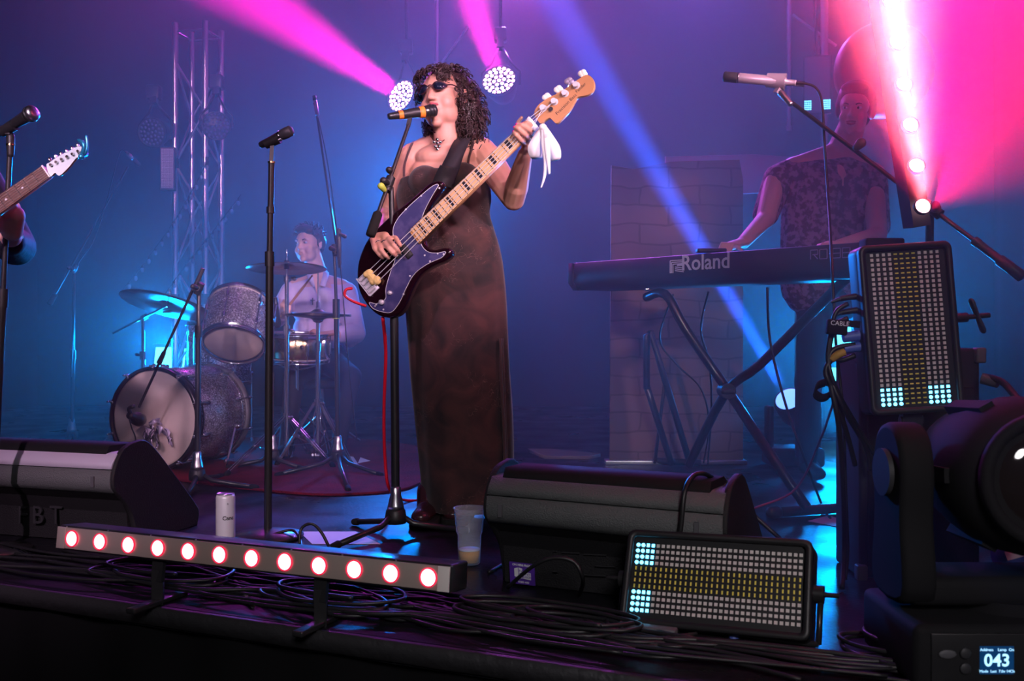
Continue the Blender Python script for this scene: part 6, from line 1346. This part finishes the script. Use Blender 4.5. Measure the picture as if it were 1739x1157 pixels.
b = M(); b.prism([(-.030,.075),(.034,.080),(.004,-.055)],facing(D_(538,486,-.128),(1,0,0),(0,.35,1)),-.002,.004); b.build('open_neck','skin_pale',dr)
b = M(); b.strip([D_(541,502,-.132),D_(542,540,-.135),D_(544,585,-.125)],(.022,0,0),.003,4); b.build('button_placket','shirt_lilac',dr)
for k in range(4): b = M(); b.cyl(D_(541+k*.7,508+k*21,-.136),D_(541+k*.7,508+k*21,-.141),.006,n=12); b.build('button','paper',dr)
b = M(); p = D_(531,512,-.142); b.cyl(D_(530,512,-.13),D_(530,512,-.14),.004,n=8); b.tube([D_(531,506,-.138),D_(531,518,-.138)],.003,6); b.tube([D_(527,510,-.138),D_(535,510,-.138)],.003,6); b.build('shirt_motif','can_ink',dr)
b = M(); b.cap(D_(540,606,.03),D_(552,606,.03),.15,.15,flat=.8)
for kx, fx in ((500,486),(596,575)):
    k_ = P(kx,640,5.85); f_ = V((P(fx,0,5.55).x,5.55,.07)); b.cap(D_(540 if kx < 540 else 556,612,.02),k_,.088,.066); b.cap(k_,f_,.062,.042)
b.build('trousers','trousers_dark',dr,remesh=.009,smooth=2)
for fx in (486,575):
    f_ = V((P(fx,0,5.55).x,5.55,.0)); b = M(); b.cap(f_+V((0,.02,.055)),f_+V((0,-.14,.045)),.045,.035,flat=.8,up=(0,0,1)); b.build('shoe','rubber',dr)
q = D_(546,640,.05); t = thing('drum_throne','black round drum stool under the drummer','stool',(q.x,q.y,0)); b = M(); b.lathe([(.0,.36),(.17,.36),(.18,.385),(.175,.42),(.0,.43)],Matrix.Translation((q.x,q.y,0)),32); b.build('seat','black_plastic',t); b = M(); b.cyl((q.x,q.y,.1),(q.x,q.y,.37),.018,n=12); b.build('pole','chrome',t)
for k in range(3): a = .5+k*2*PI/3; b = M(); b.cyl((q.x,q.y,.2),(q.x+.25*math.cos(a),q.y+.25*math.sin(a),.014),.010,n=8); b.build('leg','chrome',t)
# ---------------------------------------------------------------- keyboard player (deep in the haze)
YK = 4.75
def K(px,py,dy=0.0): return P(px,py,YK+dy)
kp = thing('person','person in a patterned shirt standing behind the stage piano, hazy in pink light','person',(K(1395,500).x,YK,0))
HK = head_frame(K(1452,182,.0), -.45, .20, .10, 1.0)
b = M(); add_head(b, HK, False); b.cap(HK @ V((0,.02,-.05)), K(1430,258,.05), .060,.075); b.cap(K(1428,258,.05),K(1365,282,.05),.055,.06); b.cap(K(1430,275,.05),K(1350,290,.05),.075,.07); b.cap(K(1430,275,.05),K(1480,300,.05),.075,.07); b.cap(K(1405,320,.05),K(1390,470,.05),.15,.14,flat=.8)
e1, w1 = K(1300,372,-.12), K(1262,412,-.36); b.cap(K(1318,300,.03),e1,.055,.045); b.cap(e1,w1,.043,.030)
hx = K(1240,418,-.45); b.cap(w1,hx,.032,.030,flat=.7,up=(0,0,1)); fingers(b,[[hx+V((dx_,0,0)),hx+V((dx_-.03,-.03,.008)),hx+V((dx_-.045,-.045,-.025))] for dx_ in (-.012,.004,.02,.036)]+[[hx+V((.03,.02,0)),hx+V((.045,-.02,-.02))]],.010,.008)
e2, w2 = K(1490,400,-.12), K(1425,418,-.45); b.cap(K(1482,310,.03),e2,.055,.045); b.cap(e2,w2,.043,.030); b.cap(w2,w2+V((-.06,-.05,0)),.032,.028,flat=.7,up=(0,0,1)); fingers(b,[[w2+V((-.06,-.05+dx_,0)),w2+V((-.10,-.06+dx_,.0)),w2+V((-.115,-.065+dx_,-.025))] for dx_ in (-.03,-.012,.006,.024)]+[[w2+V((-.04,-.06,0)),w2+V((-.07,-.09,-.02))]],.010,.008)
b.build('body','skin_pale',kp,remesh=.006,smooth=3); head_details(kp, HK, False, 0, True)
b = M(HK); b.ell((0,.028,.046),(.088,.098,.086)); b.ell((0,-.045,.088),(.066,.045,.030)); b.ell((.074,.035,.0),(.022,.05,.06)); b.ell((-.074,.035,.0),(.022,.05,.06)); b.ell((0,.085,-.03),(.07,.04,.08)); b.build('hair','hair_brown',kp,remesh=.006,smooth=1)
b = M(); b.cap(K(1430,285,.05),K(1335,300,.05),.085,.080); b.cap(K(1430,285,.05),K(1475,305,.05),.085,.080); b.cap(K(1392,330,.05),K(1385,480,.05),.185,.175,flat=.72); b.cap(K(1430,330,.05),K(1425,480,.05),.165,.165,flat=.72)
b.cap(K(1322,305,.03),K(1300,365,-.03),.075,.062); b.cap(K(1480,310,.03),K(1490,385,.0),.075,.062)
b.build('shirt','shirt_pattern',kp,remesh=.008,smooth=2)
b = M(); b.cap(K(1390,500,.05),K(1420,500,.05),.14,.14,flat=.8)
for x in (1383,1399): b.cap(K(x,515,.05),V((K(x,0).x,YK+.08+(x-1383)*.012,.45)),.085,.065); b.cap(V((K(x,0).x,YK+.08+(x-1383)*.012,.45)),V((K(x,0).x,YK+.10+(x-1383)*.014,.09)),.060,.045)
b.build('trousers','trousers_dark',kp,remesh=.010,smooth=2)
for x in (1383,1399): q = V((K(x,0).x,YK+.08+(x-1383)*.014,0)); b = M(); b.cap(q+V((0,.03,.05)),q+V((0,-.14,.04)),.045,.036,flat=.8,up=(0,0,1)); b.build('shoe','rubber',kp)
# ---------------------------------------------------------------- guitarist at the left edge
YG = 3.35
gx = P(-165,0,YG).x; gp = thing('person','person in a dark jacket at the left picture edge fretting a guitar','person',(gx,YG,0))
wr, kn_ = P(18,402,3.22), P(22,372,3.12)
b = M(); HG = head_frame((gx,YG,1.62), .2, .1, 0); add_head(b, HG, False); b.cap(HG @ V((0,.02,-.05)),(gx,YG+.02,1.42),.056,.06); b.cap((gx-.15,YG+.03,1.36),(gx+.15,YG+.03,1.36),.07,.07)
el = P(22,418,3.42); b.cap((gx+.19,YG+.03,1.33),el,.05,.045); b.cap(el,wr,.042,.033)
for k in (P(8,352,3.09),P(12,346,3.085),P(17,342,3.08),P(23,340,3.075)): b.cap(wr,k.lerp(wr,.25)+V((0,.01,0)),.030,.024,flat=.8)
b.cap(P(20,392,3.17),P(26,366,3.12),.034,.030); b.cap(P(14,380,3.14),P(14,358,3.10),.032,.024)
fingers(b,[[P(24,350,3.10),P(18,338,3.055),P(8,336,3.03),P(2,341,3.035)],[P(18,354,3.09),P(12,343,3.05),P(3,342,3.03),P(-3,348,3.035)],[P(12,360,3.09),P(5,350,3.05),P(-4,350,3.03)],[P(8,368,3.10),P(0,360,3.06),P(-8,360,3.035)],[P(30,368,3.14),P(30,350,3.17),P(24,340,3.165)]],.0105,.008)
rh_ = V((gx-.18,3.05,1.02)); b.cap((gx-.19,YG+.03,1.33),(gx-.34,YG,1.08),.05,.045); b.cap((gx-.34,YG,1.08),rh_,.042,.03); b.cap(rh_,rh_+V((.07,-.02,-.01)),.032,.026,flat=.7); fingers(b,[[rh_+V((.07,-.02,dx_)),rh_+V((.10,-.035,dx_-.01)),rh_+V((.10,-.04,dx_-.035))] for dx_ in (-.03,-.01,.01,.03)]+[[rh_+V((.04,-.03,.02)),rh_+V((.08,-.05,.01))]],.0105,.008)
b.build('body','skin_pale',gp,remesh=.005,smooth=3)
b = M(HG); b.ell((0,.028,.046),(.086,.096,.084)); b.ell((0,-.045,.088),(.066,.045,.030)); b.ell((0,.085,-.03),(.07,.04,.08)); b.build('hair','hair_brown',gp,remesh=.006,smooth=1)
b = M(); b.cap((gx-.15,YG+.03,1.36),(gx+.16,YG+.03,1.36),.085,.085); b.cap((gx-.04,YG+.03,1.25),(gx-.02,YG+.03,.85),.18,.165,flat=.75); b.cap((gx+.05,YG+.03,1.25),(gx+.03,YG+.03,.85),.17,.165,flat=.75)
b.cap((gx+.19,YG+.03,1.33),el+V((-.0,.02,.0)),.072,.066); b.cap(el+V((-.0,.02,.0)),wr.lerp(el,.22)+V((.0,0,-.008)),.066,.045); b.cap((gx-.19,YG+.03,1.33),(gx-.34,YG,1.08),.07,.06); b.cap((gx-.34,YG,1.08),(gx-.24,YG-.17,1.05),.058,.045)
b.build('jacket','jacket_dark',gp,remesh=.007,smooth=2)
b = M(); q = wr.lerp(el,.12); b.rings([[V(p) for p in r_] for r_ in [[mtx(q,el-wr) @ V(((.033+.003*math.cos(2*PI*j/6))*math.cos(2*PI*k/24),(.033+.003*math.cos(2*PI*j/6))*math.sin(2*PI*k/24),.004*math.sin(2*PI*j/6))) for j in range(6)] for k in range(24)]],closed=True); b.build('bracelet','brass_gold',gp)
b = M(); b.cap((gx-.05,YG+.03,.80),(gx+.07,YG+.03,.80),.16,.16,flat=.8)
for s in (-.10,.12): b.cap((gx+s,YG+.03,.75),(gx+s*1.2,YG+.02,.42),.105,.085); b.cap((gx+s*1.2,YG+.02,.42),(gx+s*1.3,YG+.06,.08),.082,.07)
b.build('trousers','trousers_dark',gp,remesh=.010,smooth=2)
for s in (-.13,.16): b = M(); b.cap((gx+s,YG+.07,.05),(gx+s,YG-.10,.04),.045,.036,flat=.8,up=(0,0,1)); b.build('shoe','rubber',gp)
# his guitar
h0, h1 = P(-150,455,3.03), P(80,292,3.02); hd_ = (h1-h0).normalized(); hn = V((0,-1,0)); hn = (hn-hd_*hn.dot(hd_)).normalized(); hy = hn.cross(hd_)
ET = Matrix((hd_,hy,hd_.cross(hy))).transposed().to_4x4(); ET.translation = h1; EI = ET.inverted()
def E2(px,py): q = EI @ ray_plane(px,py,h1,hn); return (q.x,q.y)
eg_ = thing('electric_guitar','electric guitar with pale blue headstock poking in at the left edge','guitar',T=ET)
b = M(ET); b.prism([(-.50,-.027),(.0,-.021),(.0,.021),(-.50,.027)],T0,-.016,.004,.004); b.build('neck','maple_side',eg_)
b = M(ET); b.prism([(-.50,-.0275),(.0,-.0215),(.0,.0215),(-.50,.0275)],T0,.004,.009,.001); b.build('fretboard','rosewood',eg_)
for k in range(1,16):
    x = -.648*(1-2**(-k/12)); b = M(ET); b.box((x,0,.0095),(.0018,.043+.011*(-x/.5),.0014)); b.build('fret','silver',eg_)
for k in (3,5,7,9): x = -.648*(1-(2**(-k/12)+2**(-(k-1)/12))/2); b = M(ET); b.cyl((x,0,.0088),(x,0,.0096),.0038,n=12); b.build('dot_inlay','paper',eg_)
b = M(ET); b.box((.001,0,.009),(.004,.042,.006)); b.build('nut','tuner_white',eg_)
ho = [E2(*p) for p in ((80,281),(86,276),(100,266),(120,256),(134,249),(143,252),(146,262),(141,270),(132,268),(126,274),(118,284),(105,297),(99,298),(94,294),(86,300))]
b = M(ET); b.prism(smooth2(ho,4),T0,-.012,.003,.003); b.build('headstock','maple_side',eg_)
b = M(ET); b.prism(smooth2([(x,y) for x,y in ho],4),T0,.003,.0042,.0); b.build('headstock_face','white_lacquer',eg_)
for k in range(6):
    x, y = E2(89+k*9.2,281-k*4.6); b = M(ET); b.cyl((x,y,.004),(x,y,.014),.0045,n=12); b.build('tuning_post','chrome',eg_); x, y = E2(85+k*9.4,273-k*4.7); b = M(ET); b.cap((x,y,-.006),(x+.001,y+.006,-.006),.006,.007,n=10,flat=.7); b.build('tuner_key','chrome',eg_)
    y0 = (k-2.5)*.0085; b = M(ET); b.cyl((-.60,y0,.014),(.0,(k-2.5)*.0068,.0125),.0006,n=5); b.build('string','steel',eg_)
bo = [(-.42,.03),(-.36,.11),(-.40,.14),(-.50,.15),(-.60,.13),(-.72,.16),(-.82,.12),(-.86,.0),(-.82,-.13),(-.72,-.17),(-.60,-.13),(-.50,-.14),(-.42,-.12),(-.43,-.03)]
b = M(ET); b.prism(smooth2(bo,5),T0,-.04,.0,.007); b.build('body','white_lacquer',eg_)
b = M(ET); b.prism(smooth2([(x*.9-.06,y*.7) for x,y in bo],5),T0,.0,.003,.0); b.build('pickguard','white_cloth',eg_)
# clip clamped on the headstock
q = P(142,262,3.0); cp_ = thing('capo','bright blue metal spring capo clamped on the far headstock tip','capo',q)
b = M(); b.tube([P(138,268,2.995),P(146,258,2.99),P(148,244,2.99),P(146,230,2.99)],lambda u:.0055-.002*u,8,4); b.build('lever','blue_metal',cp_)
b = M(); b.tube([P(140,262,2.99),P(143,250,2.985),P(140,242,2.985),P(133,238,2.99)],lambda u:.0075-.002*u,8,4); b.build('lever','blue_metal',cp_)
b = M(); b.cap(P(138,266,2.985),P(146,262,3.03),.009,.008); b.build('clamp_jaw','blue_metal',cp_)
haze()
